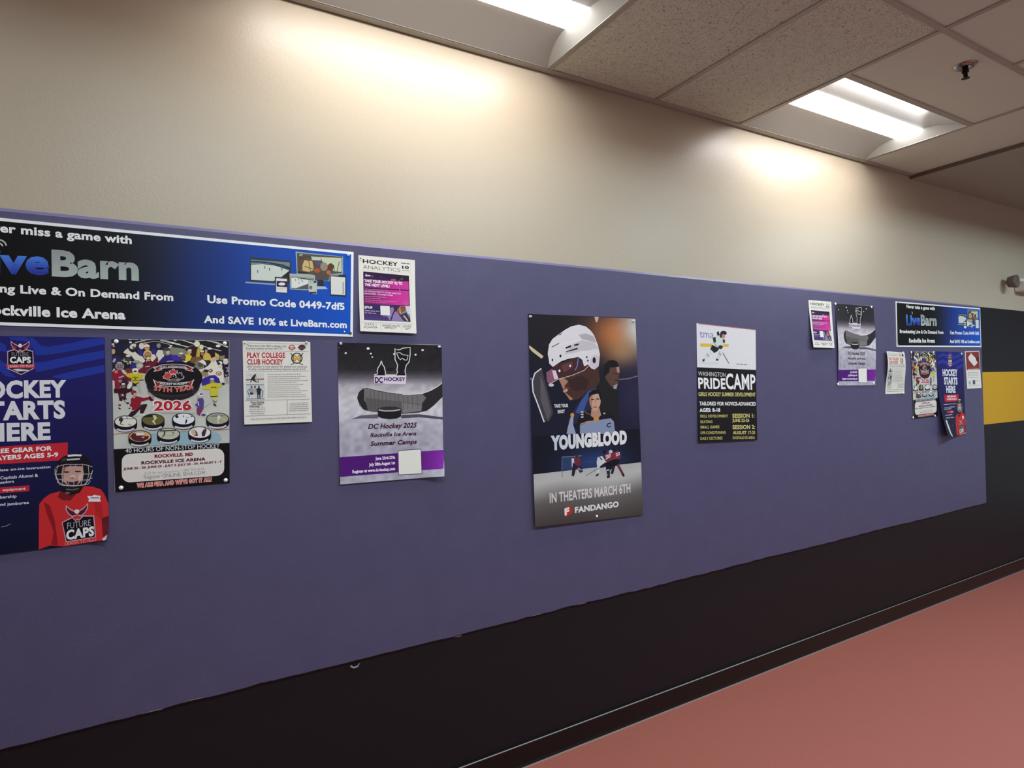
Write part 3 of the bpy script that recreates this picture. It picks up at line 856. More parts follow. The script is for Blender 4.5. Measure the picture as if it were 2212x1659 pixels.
# ------------------------------------------------------------------ hockey academy poster: crowd of players round a giant puck
def design_academy():
    A = Art([(241, 732), (495, 736), (496, 1043), (248, 1063)])
    A.base = (204, 202, 190)
    S = 7.9
    A.crop(230, 720, S)
    I = 'ice_rink_picture'
    A.grid(I, [(85, 96), (2090, 130), (2110, 1870), (115, 1990)], 8, 10, lambda s, t: mixc((206, 204, 190), (192, 190, 182), .5 + .5 * math.sin(s * 9 + t * 13)))
    A.poly(I, [(85, 96), (2090, 130), (2085, 560), (1950, 640), (1500, 560), (800, 560), (100, 640)], (36, 32, 38))
    A.poly(I, [(1080, 230), (1300, 260), (1420, 330), (1300, 420), (1090, 360)], (132, 132, 112))
    for p, w, c in (([(380, 110), (440, 95), (535, 104)], 22, (200, 200, 186)), ([(490, 160), (680, 112), (830, 98), (960, 106), (1260, 190)], 14, (214, 214, 190)),
                    ([(620, 175), (790, 140), (880, 142), (1080, 190)], 9, (190, 190, 172)), ([(920, 120), (1150, 175), (1400, 235)], 15, (206, 206, 186)),
                    ([(1190, 105), (1300, 112), (1500, 180), (1620, 215)], 22, (214, 214, 196)), ([(1510, 118), (1700, 112), (1880, 160), (2070, 235)], 26, (196, 198, 184)),
                    ([(1640, 215), (1760, 255), (1960, 300)], 14, (190, 190, 176)), ([(1260, 300), (1500, 190)], 8, (150, 150, 138))):
        A.stroke(I, p, w, c)
    for x, y, a in ((600, 98, 26), (1175, 110, 34), (1130, 166, 26), (1100, 214, 24), (1075, 245, 22), (1905, 215, 40), (1760, 262, 36), (410, 155, 24)):
        A.ell(I, x, y, a, a * .55, (236, 236, 226))
    K = 13.829
    C = 'crowd_picture'
    A.crop(230, 730, K)
    P, E, T = (lambda pts, c: A.poly(C, pts, c)), (lambda *a: A.ell(C, *a)), (lambda pts, w, c: A.stroke(C, pts, w, c))
    P([(150, 200), (560, 150), (640, 300), (520, 420), (300, 480), (150, 480)], (38, 34, 58)); E(205, 405, 55, 80, (206, 160, 120)); E(195, 185, 45, 30, (222, 216, 214)); E(215, 240, 40, 30, (170, 150, 150))
    P([(560, 200), (700, 150), (980, 160), (990, 330), (700, 380), (600, 330)], (44, 38, 52))
    P([(500, 440), (560, 365), (640, 310), (700, 400), (850, 405), (950, 500), (1080, 560), (1160, 680), (1110, 745), (850, 670), (760, 560), (640, 500)], (224, 214, 198))
    E(790, 250, 105, 72, (214, 206, 196), -30); E(815, 285, 42, 36, (110, 84, 80)); E(790, 385, 76, 48, (46, 34, 40))
    E(720, 130, 36, 30, (214, 212, 206)); E(1050, 240, 80, 95, (222, 212, 196)); E(1150, 165, 60, 48, (176, 130, 112))
    P([(920, 340), (1080, 350), (1100, 520), (990, 540)], (52, 50, 132)); E(1420, 410, 85, 95, (48, 46, 126)); E(1450, 250, 120, 80, (40, 34, 70)); E(1560, 230, 60, 70, (150, 142, 146))
    E(1205, 240, 88, 48, (234, 228, 214)); E(1210, 310, 88, 52, (172, 132, 96)); E(1205, 325, 50, 26, (210, 166, 136))
    P([(1540, 360), (1680, 370), (1725, 540), (1600, 720), (1535, 745), (1500, 600), (1480, 480)], (220, 212, 194)); E(1395, 600, 85, 115, (226, 216, 200))
    E(1230, 500, 132, 145, (212, 178, 104)); E(1230, 520, 98, 100, (150, 106, 74)); E(1200, 490, 34, 26, (202, 150, 120)); E(1270, 490, 30, 24, (196, 146, 116)); E(1255, 602, 48, 24, (236, 226, 206))
    E(1245, 690, 65, 55, (184, 176, 140))
    E(1810, 430, 125, 105, (118, 112, 106)); E(1835, 430, 58, 62, (194, 182, 166)); E(1800, 340, 110, 50, (70, 66, 66)); E(1890, 290, 40, 18, (232, 230, 222))
    A.crop(230, 720, S)
    P([(870, 510), (960, 410), (1060, 378), (1200, 370), (1265, 430), (1300, 500)], (50, 40, 118)); P([(1080, 400), (1200, 372), (1260, 430), (1270, 470), (1150, 460)], (66, 50, 158)); P([(985, 500), (1060, 470), (1150, 468), (1130, 495)], (206, 176, 194))
    P([(540, 640), (660, 520), (700, 470), (790, 480), (872, 395), (885, 470), (830, 560), (780, 600), (660, 690)], (112, 28, 44)); P([(650, 575), (740, 550), (745, 560), (700, 575)], (226, 214, 208))
    A.crop(230, 730, K)
    E(640, 600, 140, 100, (48, 40, 44)); E(650, 540, 74, 30, (234, 230, 222)); E(640, 650, 90, 60, (80, 64, 56)); P([(690, 690), (750, 700), (710, 790), (690, 760)], (220, 216, 206))
    E(560, 760, 95, 80, (38, 34, 36)); T([(540, 700), (600, 720), (640, 800)], 14, (196, 206, 180)); T([(570, 690), (640, 720), (660, 780)], 12, (190, 200, 176)); T([(520, 610), (530, 720)], 30, (170, 190, 150)); T([(440, 660), (560, 680)], 16, (176, 196, 160))
    E(300, 640, 140, 120, (46, 40, 78)); E(235, 670, 40, 70, (176, 156, 190), 30); E(340, 780, 130, 80, (50, 44, 66)); E(390, 740, 80, 26, (184, 178, 178))
    P([(170, 1000), (230, 900), (260, 960), (200, 1010)], (222, 214, 210))
    E(395, 850, 135, 105, (150, 144, 148)); E(400, 855, 100, 66, (108, 98, 98)); T([(290, 850), (510, 850)], 8, (176, 170, 172)); T([(390, 780), (400, 930)], 8, (176, 170, 172))
    P([(750, 720), (870, 660), (1000, 690), (880, 760)], (150, 160, 140)); P([(690, 900), (740, 740), (880, 750), (860, 900), (740, 930)], (48, 46, 122)); E(990, 820, 112, 100, (166, 160, 160)); E(1000, 825, 74, 62, (206, 186, 178)); T([(900, 760), (1090, 760)], 9, (130, 124, 124))
    P([(520, 940), (640, 900), (760, 920), (780, 1040), (620, 1060)], (112, 52, 52)); P([(940, 960), (1100, 900), (1340, 880), (1180, 1060), (960, 1040)], (112, 30, 46))
    P([(160, 1010), (250, 955), (440, 955), (560, 1060), (760, 1180), (740, 1300), (430, 1290), (400, 1500), (250, 1520), (240, 1280), (170, 1260)], (140, 30, 52)); E(290, 1010, 55, 52, (206, 112, 130)); P([(350, 1170), (510, 1120), (530, 1150), (380, 1210)], (178, 160, 158))
    P([(170, 1280), (240, 1280), (245, 1500), (200, 1460)], (216, 208, 202)); P([(470, 1210), (620, 1180), (640, 1320), (480, 1330)], (66, 34, 60)); P([(400, 1270), (660, 1320), (760, 1440), (700, 1520), (420, 1520)], (58, 30, 34)); E(505, 1375, 56, 26, (232, 226, 220)); E(500, 1450, 80, 50, (120, 104, 90)); E(410, 1290, 60, 45, (150, 128, 118))
    P([(220, 1520), (760, 1480), (740, 1600), (600, 1659), (230, 1650)], (66, 18, 28))
    P([(440, 960), (540, 1020), (620, 1060), (560, 1100), (490, 1050)], (204, 200, 180))
    P([(560, 1110), (640, 1060), (760, 1040), (960, 1030), (1050, 1090), (1110, 1130), (1060, 1210), (980, 1190), (990, 1320), (860, 1370), (770, 1310), (740, 1200), (640, 1170)], (204, 190, 44)); P([(1080, 1180), (1150, 1120), (1230, 1200), (1090, 1220)], (216, 208, 150))
    E(860, 975, 86, 72, (230, 226, 222)); E(860, 998, 52, 24, (28, 24, 28)); E(865, 1062, 56, 34, (222, 206, 110))
    T([(765, 1180), (860, 1165), (960, 1190)], 22, (60, 50, 24)); T([(780, 1260), (860, 1282), (950, 1256)], 18, (70, 58, 24)); E(860, 1225, 38, 22, (74, 54, 20)); T([(970, 1265), (1110, 1255)], 28, (120, 60, 34))
    P([(750, 1300), (850, 1372), (995, 1312), (960, 1350), (880, 1445), (800, 1440), (740, 1540), (690, 1560), (780, 1420)], (44, 36, 30)); E(695, 1420, 62, 120, (222, 218, 208), 28); P([(900, 1380), (1000, 1340), (1060, 1640), (1000, 1659), (940, 1500)], (180, 178, 164))
    A.crop(230, 840, K)
    P([(230, 0), (800, 0), (750, 80), (600, 110), (580, 250), (660, 430), (610, 445), (490, 300), (470, 370), (390, 360), (350, 120), (230, 90)], (60, 22, 32)); E(470, 190, 80, 60, (86, 60, 60)); E(480, 185, 32, 24, (214, 206, 196))
    T([(440, 370), (400, 470), (395, 600)], 60, (206, 200, 190)); T([(400, 460), (390, 520)], 66, (132, 40, 40)); P([(355, 540), (430, 590), (430, 612), (370, 600)], (40, 26, 26)); T([(560, 330), (650, 420), (690, 580)], 52, (206, 200, 192)); E(640, 430, 40, 30, (56, 34, 36)); E(690, 580, 30, 18, (60, 56, 50))
    P([(900, 620), (1000, 540), (1030, 470), (1200, 450), (1222, 490), (1090, 755), (1000, 720), (1010, 600), (850, 780), (760, 835), (645, 800), (740, 680)], (50, 30, 38)); T([(1050, 760), (1160, 800)], 60, (222, 220, 214)); T([(840, 830), (980, 800)], 10, (120, 116, 110))
    P([(730, 300), (800, 235), (900, 220), (1120, 270), (1270, 240), (1330, 300), (1100, 370), (1040, 380), (1000, 540), (900, 625), (760, 640), (765, 540), (700, 520), (690, 460), (730, 440)], (142, 28, 44)); P([(790, 250), (830, 295), (870, 235)], (214, 170, 160))
    E(815, 115, 82, 72, (120, 48, 40)); E(852, 170, 50, 54, (204, 152, 134)); E(1345, 285, 75, 85, (58, 30, 36), -40); T([(1240, 100), (1300, 180), (1420, 320)], 40, (200, 150, 150))
    A.crop(360, 730, K)
    P([(700, 250), (860, 240), (900, 560), (760, 640), (700, 460)], (58, 30, 34))
    E(905, 180, 86, 88, (226, 222, 202)); P([(870, 580), (900, 380), (960, 220), (1095, 240), (1085, 340), (1000, 400), (985, 570)], (196, 166, 62)); E(1040, 270, 60, 70, (226, 218, 186))
    P([(530, 500), (680, 480), (755, 560), (690, 690), (560, 690)], (228, 200, 52)); E(680, 415, 64, 74, (206, 166, 122)); E(690, 365, 56, 26, (226, 218, 196)); P([(400, 560), (500, 480), (580, 540), (560, 640), (440, 650)], (112, 84, 84)); E(430, 460, 70, 22, (232, 230, 224)); P([(450, 680), (640, 690), (580, 740)], (226, 220, 196))
    P([(1230, 350), (1430, 340), (1440, 500), (1330, 570), (1220, 480)], (44, 28, 34)); P([(1080, 560), (1150, 430), (1220, 440), (1300, 500), (1330, 600), (1450, 560), (1440, 430), (1560, 500), (1570, 640), (1330, 700), (1100, 650)], (214, 180, 84)); E(1060, 400, 60, 30, (230, 226, 214)); E(1065, 470, 44, 60, (170, 120, 84)); E(1180, 390, 38, 50, (190, 150, 130)); E(1510, 610, 55, 60, (184, 160, 146))
    P([(760, 580), (1000, 560), (1080, 640), (880, 790), (700, 720)], (122, 88, 54)); P([(1560, 540), (1740, 520), (1700, 680), (1600, 660)], (140, 128, 100))
    E(990, 800, 142, 152, (128, 122, 106)); E(1010, 790, 84, 84, (84, 78, 72)); P([(950, 720), (1070, 638), (1170, 720), (1190, 830), (1010, 740)], (232, 226, 206)); P([(940, 950), (1100, 920), (1130, 960), (1020, 1020)], (220, 212, 180))
    P([(1130, 900), (1250, 820), (1350, 650), (1450, 640), (1510, 760), (1660, 820), (1660, 980), (1440, 1000), (1400, 1120), (1270, 1110)], (228, 220, 200)); E(1240, 720, 82, 62, (52, 46, 44)); E(1395, 670, 55, 45, (200, 180, 150)); E(1600, 750, 64, 56, (224, 216, 206)); E(1555, 770, 46, 40, (46, 38, 40))
    E(1310, 980, 62, 56, (112, 44, 44)); E(1300, 975, 32, 26, (220, 200, 190)); E(1595, 850, 60, 50, (214, 190, 170)); E(1600, 830, 56, 24, (226, 220, 208))
    E(1760, 710, 78, 90, (222, 196, 184)); E(1760, 650, 66, 34, (226, 220, 216))
    P([(1680, 800), (1842, 780), (1850, 1150), (1720, 1180)], (36, 28, 54)); T([(1760, 890), (1835, 890), (1800, 935), (1838, 1000), (1770, 1000)], 18, (230, 200, 210)); T([(1740, 1090), (1790, 1150), (1810, 1090)], 14, (220, 216, 224)); P([(1730, 1180), (1840, 1170), (1850, 1360), (1780, 1350)], (166, 160, 140))
    P([(1430, 1010), (1560, 940), (1680, 1000), (1705, 1340), (1600, 1330), (1560, 1200), (1420, 1130)], (228, 220, 202)); E(1555, 1065, 88, 66, (150, 52, 46)); E(1550, 1068, 64, 46, (226, 204, 190)); E(1560, 1075, 36, 20, (90, 36, 36))
    E(1130, 1070, 114, 104, (152, 132, 104)); E(1175, 985, 76, 42, (40, 34, 36)); E(1100, 1180, 50, 24, (220, 214, 214))
    P([(1040, 1290), (1100, 1200), (1300, 1120), (1450, 1108), (1560, 1210), (1605, 1340), (1300, 1360), (1200, 1400), (1060, 1430)], (58, 44, 142))
    E(1355, 1295, 76, 92, (120, 106, 104)); E(1355, 1230, 62, 28, (206, 196, 186)); E(1360, 1310, 44, 40, (166, 150, 146))
    P([(1070, 1480), (1200, 1390), (1300, 1360), (1430, 1330), (1640, 1370), (1650, 1440), (1530, 1500), (1540, 1659), (1300, 1659), (1290, 1540), (1090, 1530)], (206, 192, 50)); T([(1320, 1490), (1400, 1470), (1490, 1490)], 22, (60, 52, 26)); T([(1325, 1580), (1400, 1600), (1490, 1575)], 20, (60, 52, 26)); E(1400, 1540, 34, 20, (70, 58, 28)); E(1690, 1370, 50, 36, (44, 36, 40))
    A.crop(360, 840, K)
    P([(1290, 0), (1535, 0), (1530, 215), (1310, 235)], (206, 192, 54)); T([(1315, 228), (1420, 228), (1530, 212)], 28, (30, 24, 22)); P([(1330, 250), (1510, 240), (1490, 335), (1370, 330)], (204, 194, 110)); T([(1380, 360), (1490, 365)], 26, (40, 34, 30)); T([(1440, 330), (1440, 440)], 80, (212, 206, 160)); T([(1385, 365), (1490, 375)], 20, (44, 36, 32)); T([(1400, 420), (1480, 415)], 18, (44, 36, 32)); P([(1390, 440), (1450, 460), (1500, 515), (1470, 525), (1410, 490)], (34, 28, 28))
    A.crop(230, 720, S)
    B = 'giant_puck'
    A.ell(B, 1140, 880, 455, 270, (40, 34, 36), 0, 40); A.ell(B, 1145, 765, 492, 285, (28, 22, 26), 0, 48)
    A.ell(B, 1500, 1000, 36, 32, (84, 70, 84), 0, 16); A.ell(B, 1500, 1000, 24, 20, (36, 28, 32))
    A.stroke(B, [(655, 730), (700, 640), (770, 590), (830, 560)], 7, (170, 164, 160)); A.stroke(B, [(700, 990), (860, 1050), (1140, 1070), (1400, 1050)], 8, (66, 58, 60))
    R = 'ribbon'
    def ribbon(y, bow, up):
        w, r, k = (226, 206, 206), (150, 36, 44), (28, 20, 24)
        for s in (-1, 1):
            f = lambda x, yy: (1145 + s * x, y + yy)
            A.poly(R, [f(*p) for p in ((195, 10), (265, 5), (355, 35 if up else -45), (310, 62), (345, 105 if up else 95), (195, 75))], w)
            A.poly(R, [f(*p) for p in ((205, 22), (262, 18), (328, 42 if up else -28), (292, 62), (322, 92 if up else 84), (205, 66))], r)
            A.poly(R, [f(*p) for p in ((215, 35), (250, 30), (262, 62), (225, 62))], (84, 18, 30))
        top = [(1145 + x, y + bow * (1 - (x / 255) ** 2)) for x in range(-255, 256, 51)]
        A.poly(R, [(px, py - 6) for px, py in top] + [(px, py + 62) for px, py in reversed(top)], w)
        A.poly(R, [(px, py + 4) for px, py in top] + [(px, py + 52) for px, py in reversed(top)], k)
    ribbon(552, -24, True); ribbon(828, 24, False)
    A.text(R, 'SPORT INTERNATIONAL', (905, 598), (1385, 598), 34, (214, 204, 204), .012, arc=.0028)
    A.text(R, 'HOCKEY ACADEMY', (910, 872), (1385, 866), 36, (226, 216, 216), .02, arc=-.0028)
    leaf = [(0, -1), (.14, -.62), (.36, -.74), (.32, -.3), (.62, -.52), (.68, -.36), (.98, -.4), (.86, -.12), (1, 0), (.5, .36), (.56, .56), (.06, .46), (.06, .9), (-.06, .9), (-.06, .46), (-.56, .56), (-.5, .36), (-1, 0), (-.86, -.12), (-.98, -.4), (-.68, -.36), (-.62, -.52), (-.32, -.3), (-.36, -.74), (-.14, -.62)]
    L = 'maple_leaf_emblem'
    def lf(cx, cy, r, c, rot):
        a = math.radians(rot)
        A.poly(L, [(cx + r * (x * math.cos(a) - y * math.sin(a)), cy + r * (x * math.sin(a) + y * math.cos(a))) for x, y in leaf], c)
    lf(1240, 735, 92, (200, 190, 190), 28); lf(1240, 735, 74, (28, 22, 26), 28)
    lf(1045, 730, 88, (226, 186, 182), -28); lf(1045, 730, 74, (196, 62, 62), -28)
    lf(1140, 668, 80, (226, 186, 182), 0); lf(1140, 668, 66, (196, 60, 62), 0)
    A.stroke(L, [(1100, 700), (1150, 690), (1190, 720)], 14, (222, 206, 206)); A.stroke(L, [(1040, 800), (1140, 780), (1250, 800)], 10, (190, 184, 180)); A.stroke(L, [(1060, 814), (1240, 814)], 10, (190, 184, 180))
    A.text('anniversary_lettering', '37TH YEAR', (808, 975), (1492, 950), 82, (208, 112, 100), .045, arc=-.0075)
    A.text('year_lettering', '2026', (784, 1340), (1470, 1328), 200, (240, 226, 224), .085)
    A.text('year_lettering', '2026', (812, 1322), (1448, 1308), 165, (184, 34, 46), .022)
    A.crop(360, 840, K)
    P([(930, 290), (1080, 270), (1112, 360), (1105, 560), (960, 565), (880, 510), (840, 470), (900, 440)], (84, 70, 132)); P([(900, 560), (1112, 572), (1040, 700), (985, 805), (900, 745)], (128, 52, 100)); E(1000, 170, 76, 60, (226, 222, 216)); E(1030, 155, 46, 22, (34, 28, 32)); E(975, 232, 52, 46, (216, 182, 154)); T([(930, 370), (960, 500)], 30, (214, 206, 222)); E(1100, 778, 64, 30, (62, 52, 110)); E(1215, 745, 40, 44, (222, 218, 210)); T([(1140, 560), (1310, 420)], 8, (140, 130, 130))
    A.crop(230, 880, S)
    A.poly(I, [(700, 650), (760, 440), (1250, 420), (1800, 392), (1930, 450), (1965, 540), (1850, 612), (1300, 640)], (150, 178, 186))
    A.stroke(I, [(110, 458), (330, 440), (700, 425)], 9, (182, 84, 80)); A.stroke(I, [(1200, 416), (1700, 395), (2105, 372)], 8, (182, 90, 86)); A.stroke(I, [(930, 98), (1500, 108)], 7, (170, 120, 112))
    tops = [(328, 243, (226, 220, 206)), (795, 213, (106, 98, 54)), (1318, 198, (230, 230, 228)), (1897, 193, (166, 166, 142)), (572, 495, (214, 168, 120)), (1058, 452, (194, 192, 168)), (1590, 428, (234, 224, 214))]
    for i, (x, y, c) in enumerate(tops):
        U = 'puck_picture#%d' % i
        k = (26, 18, 28)
        A.ell(U, x, y + 78, 194, 104, k, 0, 28); A.rect(U, x - 196, y, x + 196, y + 78, k); A.ell(U, x, y, 197, 105, k, 0, 28); A.ell(U, x, y, 182, 92, c, 0, 28)
        q = lambda pts, cc: A.poly(U, [(x + a, y + b) for a, b in pts], cc)
        if i == 0: q([(-110, -70), (-60, -80), (-40, -30), (-70, 20), (-100, 50), (-90, 0), (-120, -20)], (64, 52, 56)); A.stroke(U, [(x - 60, y - 48), (x + 150, y - 52)], 9, (60, 50, 54)); A.stroke(U, [(x + 22, y - 95), (x + 24, y - 52)], 12, (40, 34, 38)); q([(30, 55), (60, 30), (110, 60), (90, 75)], (170, 160, 130)); A.stroke(U, [(x - 90, y + 40), (x - 30, y + 60)], 10, (70, 58, 56))
        if i == 1: q([(-170, -40), (-80, -85), (60, -90), (0, -50)], (38, 34, 32)); q([(-10, -78), (40, -80), (70, -30), (20, 20), (50, 70), (30, 78), (-20, 25), (20, -10)], (206, 206, 150))
        if i == 2: q([(-150, -50), (-110, -75), (-80, -30), (-130, -10)], (50, 34, 36)); q([(40, 0), (60, 20), (50, 70), (20, 85), (30, 30)], (30, 26, 32)); q([(-20, -65), (10, -50), (-10, -25)], (90, 90, 98)); q([(110, -70), (160, -40), (130, -30)], (90, 60, 60)); q([(20, -40), (110, -30), (60, -5)], (186, 190, 202))
        if i == 3: q([(-150, -40), (0, -75), (130, -50), (60, -40), (-60, -30)], (134, 120, 140)); q([(0, -60), (40, -50), (50, -10), (10, 20), (20, 75), (0, 78), (-5, 10)], (222, 220, 190)); A.stroke(U, [(x + 40, y - 20), (x + 150, y + 30)], 9, (214, 206, 120))
        if i == 4: q([(-170, 0), (-120, -60), (-20, -40), (120, 0), (140, 40), (40, 88), (-110, 70)], (92, 40, 42)); q([(-70, -60), (60, -62), (70, -20), (-60, -15)], (226, 218, 216)); q([(100, 0), (150, -10), (140, 40)], (60, 30, 34)); q([(20, 10), (80, 0), (60, 30)], (222, 190, 180))
        if i == 5: q([(-150, -60), (120, -70), (140, -50), (-140, -40)], (60, 56, 50)); q([(-80, -40), (-50, -40), (-60, 20), (-100, 60), (-110, 50), (-80, 10)], (60, 56, 58)); A.stroke(U, [(x - 30, y + 30), (x + 90, y + 25), (x + 90, y - 30)], 7, (130, 130, 116)); q([(60, -40), (90, -30), (80, 20)], (110, 108, 100))
        if i == 6: q([(-150, -40), (-90, -60), (-60, 0), (-50, 40), (-120, 50), (-140, 20)], (206, 176, 160)); q([(-90, -55), (-40, 0), (-30, 60), (-110, 62), (-60, 30)], (96, 70, 64)); q([(30, 10), (70, -60), (110, -20), (90, 60), (40, 70)], (60, 46, 66)); q([(70, -80), (120, -60), (110, -10)], (70, 40, 40)); q([(-20, -40), (40, -30), (20, 30), (-10, 30)], (222, 222, 232))
        A.stroke(U, [(x - 150, y + 128), (x - 80, y + 152), (x, y + 158), (x + 80, y + 148), (x + 148, y + 118)], 30, (206, 202, 208))
    A.poly('black_footer', [(118, 714), (2112, 602), (2118, 1312), (150, 1452)], (18, 14, 18))
    A.text('lettering#1', '40 HOURS OF NON-STOP HOCKEY', (325, 775), (1930, 684), 72, (226, 224, 226), .0)
    rr = []
    for cx, cy, a0 in ((400, 920, 180), (1870, 825, 270), (1870, 1040, 0), (400, 1150, 90)):
        for k in range(7):
            a = math.radians(a0 + 15 * k); rr.append((cx + 138 * math.cos(a), cy + 128 * math.sin(a)))
    A.poly('white_panel', rr, (222, 214, 206))
    A.text('lettering#2', 'ROCKVILLE, MD', (820, 864), (1475, 826), 60, (140, 24, 46), .05)
    A.text('lettering#3', 'ROCKVILLE ICE ARENA', (595, 977), (1690, 906), 58, (84, 16, 34), .04)
    A.text('lettering#4', 'JUNE 22 - 26, JUNE 29 - JULY 3, JULY 20 - 24, AUGUST 3 - 7', (290, 1070), (1965, 944), 40, (112, 20, 40), .05)
    A.text('lettering#5', 'Call for our brochure: 1 800 724 6658', (650, 1147), (1665, 1066), 42, (156, 150, 150), -.004)
    A.text('lettering#6', 'Register ONLINE: SIHA.COM', (640, 1220), (1680, 1140), 62, (128, 124, 126), .0)
    A.text('lettering#7', "WE ARE SIHA AND WE'VE GOT IT ALL!", (515, 1376), (1795, 1266), 84, (232, 176, 162), .09)
    A.text('lettering#7', "WE ARE SIHA AND WE'VE GOT IT ALL!", (525, 1368), (1785, 1258), 64, (196, 66, 66), .0)
    return A


# ------------------------------------------------------------------ college club flyer
def design_college():
    A = Art([(524, 736), (670, 739), (673, 911), (527, 917)])
    A.base = (226, 219, 207)
    A.crop(510, 720, 7.9)
    g = (96, 90, 92); hr = (140, 134, 130)
    A.stroke('ruled_line', [(175, 166), (700, 178), (1165, 186)], 6, hr)
    A.text('lettering#1', 'There are over 850 college club', (175, 226), (857, 238), 36, g, .008)
    A.text('lettering#2', 'hockey teams across the US', (172, 274), (787, 278), 36, g, .008)
    A.ell('round_emblem', 950, 243, 52, 50, (172, 76, 76)); A.ell('round_emblem', 950, 243, 36, 34, (222, 206, 200)); A.poly('round_emblem', [(885, 240), (1018, 245), (1016, 262), (888, 256)], (176, 90, 88))
    A.poly('dark_emblem', [(1050, 245), (1080, 205), (1120, 192), (1165, 205), (1190, 245), (1150, 280), (1120, 296), (1085, 280)], (62, 46, 62)); A.rect('dark_emblem', 1072, 232, 1170, 262, (132, 58, 66))
    A.stroke('ruled_line', [(140, 300), (1236, 313)], 5, hr)
    A.text('headline_lettering#1', 'PLAY COLLEGE', (186, 420), (836, 420), 94, (186, 36, 46), .02)
    A.text('headline_lettering#2', 'CLUB HOCKEY', (190, 535), (802, 535), 94, (186, 36, 46), .02)
    M = 'letter_emblem'
    for s in (-1, 1): A.stroke(M, [(1035 + s * 105, 335), (1035 + s * 70, 400), (1035 - s * 60, 520), (1035 - s * 105, 535)], 14, (60, 52, 50))
    A.ell(M, 1036, 425, 98, 94, (52, 44, 44), 0, 28); A.ell(M, 1036, 425, 78, 76, (228, 222, 208), 0, 28)
    A.text(M, 'M', (968, 478), (1104, 478), 104, (64, 50, 40), .07); A.text(M, 'M', (980, 468), (1092, 468), 84, (222, 176, 66), .05)
    A.text('lettering#3', 'club hockey is one option for players to continue', (182, 582), (1206, 584), 36, g, .006)
    A.text('lettering#4', 'to play competitive hockey beyond youth & HS', (206, 628), (1182, 628), 36, g, .006)
    A.stroke('ruled_line', [(150, 656), (1240, 642)], 5, hr)
    a = 'skater_picture'
    A.rect(a, 165, 680, 475, 855, (208, 206, 200)); A.stroke(a, [(165, 796), (475, 780)], 20, (166, 52, 56))
    A.poly(a, [(255, 770), (300, 710), (345, 690), (335, 720), (310, 790), (370, 840), (330, 835), (270, 800), (250, 845), (240, 840)], (44, 38, 40)); A.poly(a, [(330, 720), (370, 750), (400, 770), (375, 790), (330, 780)], (196, 178, 172)); A.stroke(a, [(370, 785), (380, 840)], 14, (74, 66, 70)); A.stroke(a, [(215, 690), (270, 740)], 6, (130, 124, 122))
    b = 'team_picture'
    A.rect(b, 170, 872, 482, 1140, (196, 200, 200)); A.rect(b, 170, 868, 470, 888, (150, 132, 132))
    for x, c, c2 in ((262, (150, 152, 152), (44, 40, 44)), (320, (172, 168, 166), (190, 176, 174)), (386, (48, 42, 46), (40, 36, 40))):
        A.ell(b, x, 915, 15, 20, (60, 50, 50)); A.poly(b, [(x - 45, 950), (x - 15, 932), (x + 18, 932), (x + 40, 955), (x + 30, 1020), (x - 32, 1020)], c); A.rect(b, x - 30, 1012, x + 28, 1050, c2)
        A.stroke(b, [(x - 18, 1045), (x - 18, 1118)], 20, (214, 208, 206) if c2 != (40, 36, 40) else (64, 56, 58)); A.stroke(b, [(x + 16, 1045), (x + 18, 1118)], 20, (206, 200, 198) if c2 != (40, 36, 40) else (60, 54, 56))
    A.stroke(b, [(230, 950), (192, 985), (230, 1090)], 12, (90, 86, 88)); A.stroke(b, [(420, 960), (455, 988), (440, 1090)], 12, (70, 64, 66)); A.stroke(b, [(172, 1120), (480, 1118)], 12, (120, 128, 130))
    for i, (y, x1) in enumerate(((690, 1110), (728, 1190), (763, 1085), (797, 1230), (830, 1040), (866, 1150), (902, 1060), (936, 1085), (970, 1215), (1003, 1110), (1038, 1190), (1072, 1200))):
        A.lines('small_print', 535, y + 8, x1, y, 9, (168, 160, 156), 30 + i)
    A.stroke('ruled_line', [(152, 1150), (1250, 1122)], 5, hr); A.stroke('ruled_line', [(866, 1138), (872, 1384)], 6, hr)
    A.text('lettering#5', 'Stop Hoping', (245, 1190), (475, 1186), 34, g, .012); A.text('lettering#6', 'and Start', (270, 1226), (445, 1224), 34, g, .012); A.text('lettering#7', 'Planning:', (228, 1264), (400, 1260), 34, g, .012)
    for i, (y, xa, xb) in enumerate(((1250, 420, 485), (1285, 225, 490), (1325, 215, 490), (1362, 245, 475))): A.lines('small_print', xa, y + 3, xb, y, 10, (150, 143, 140), 60 + i)
    for i, (y, xa, xb) in enumerate(((1185, 915, 1215), (1215, 905, 1220), (1248, 905, 1225), (1280, 895, 1230), (1312, 900, 1220))): A.lines('small_print', xa, y + 5, xb, y - 5, 9, (160, 152, 150), 70 + i)
    A.stroke('ruled_line', [(156, 1412), (1262, 1370)], 5, hr)
    A.lines('small_print', 250, 1458, 1190, 1420, 13, (166, 158, 154), 81)
    return A


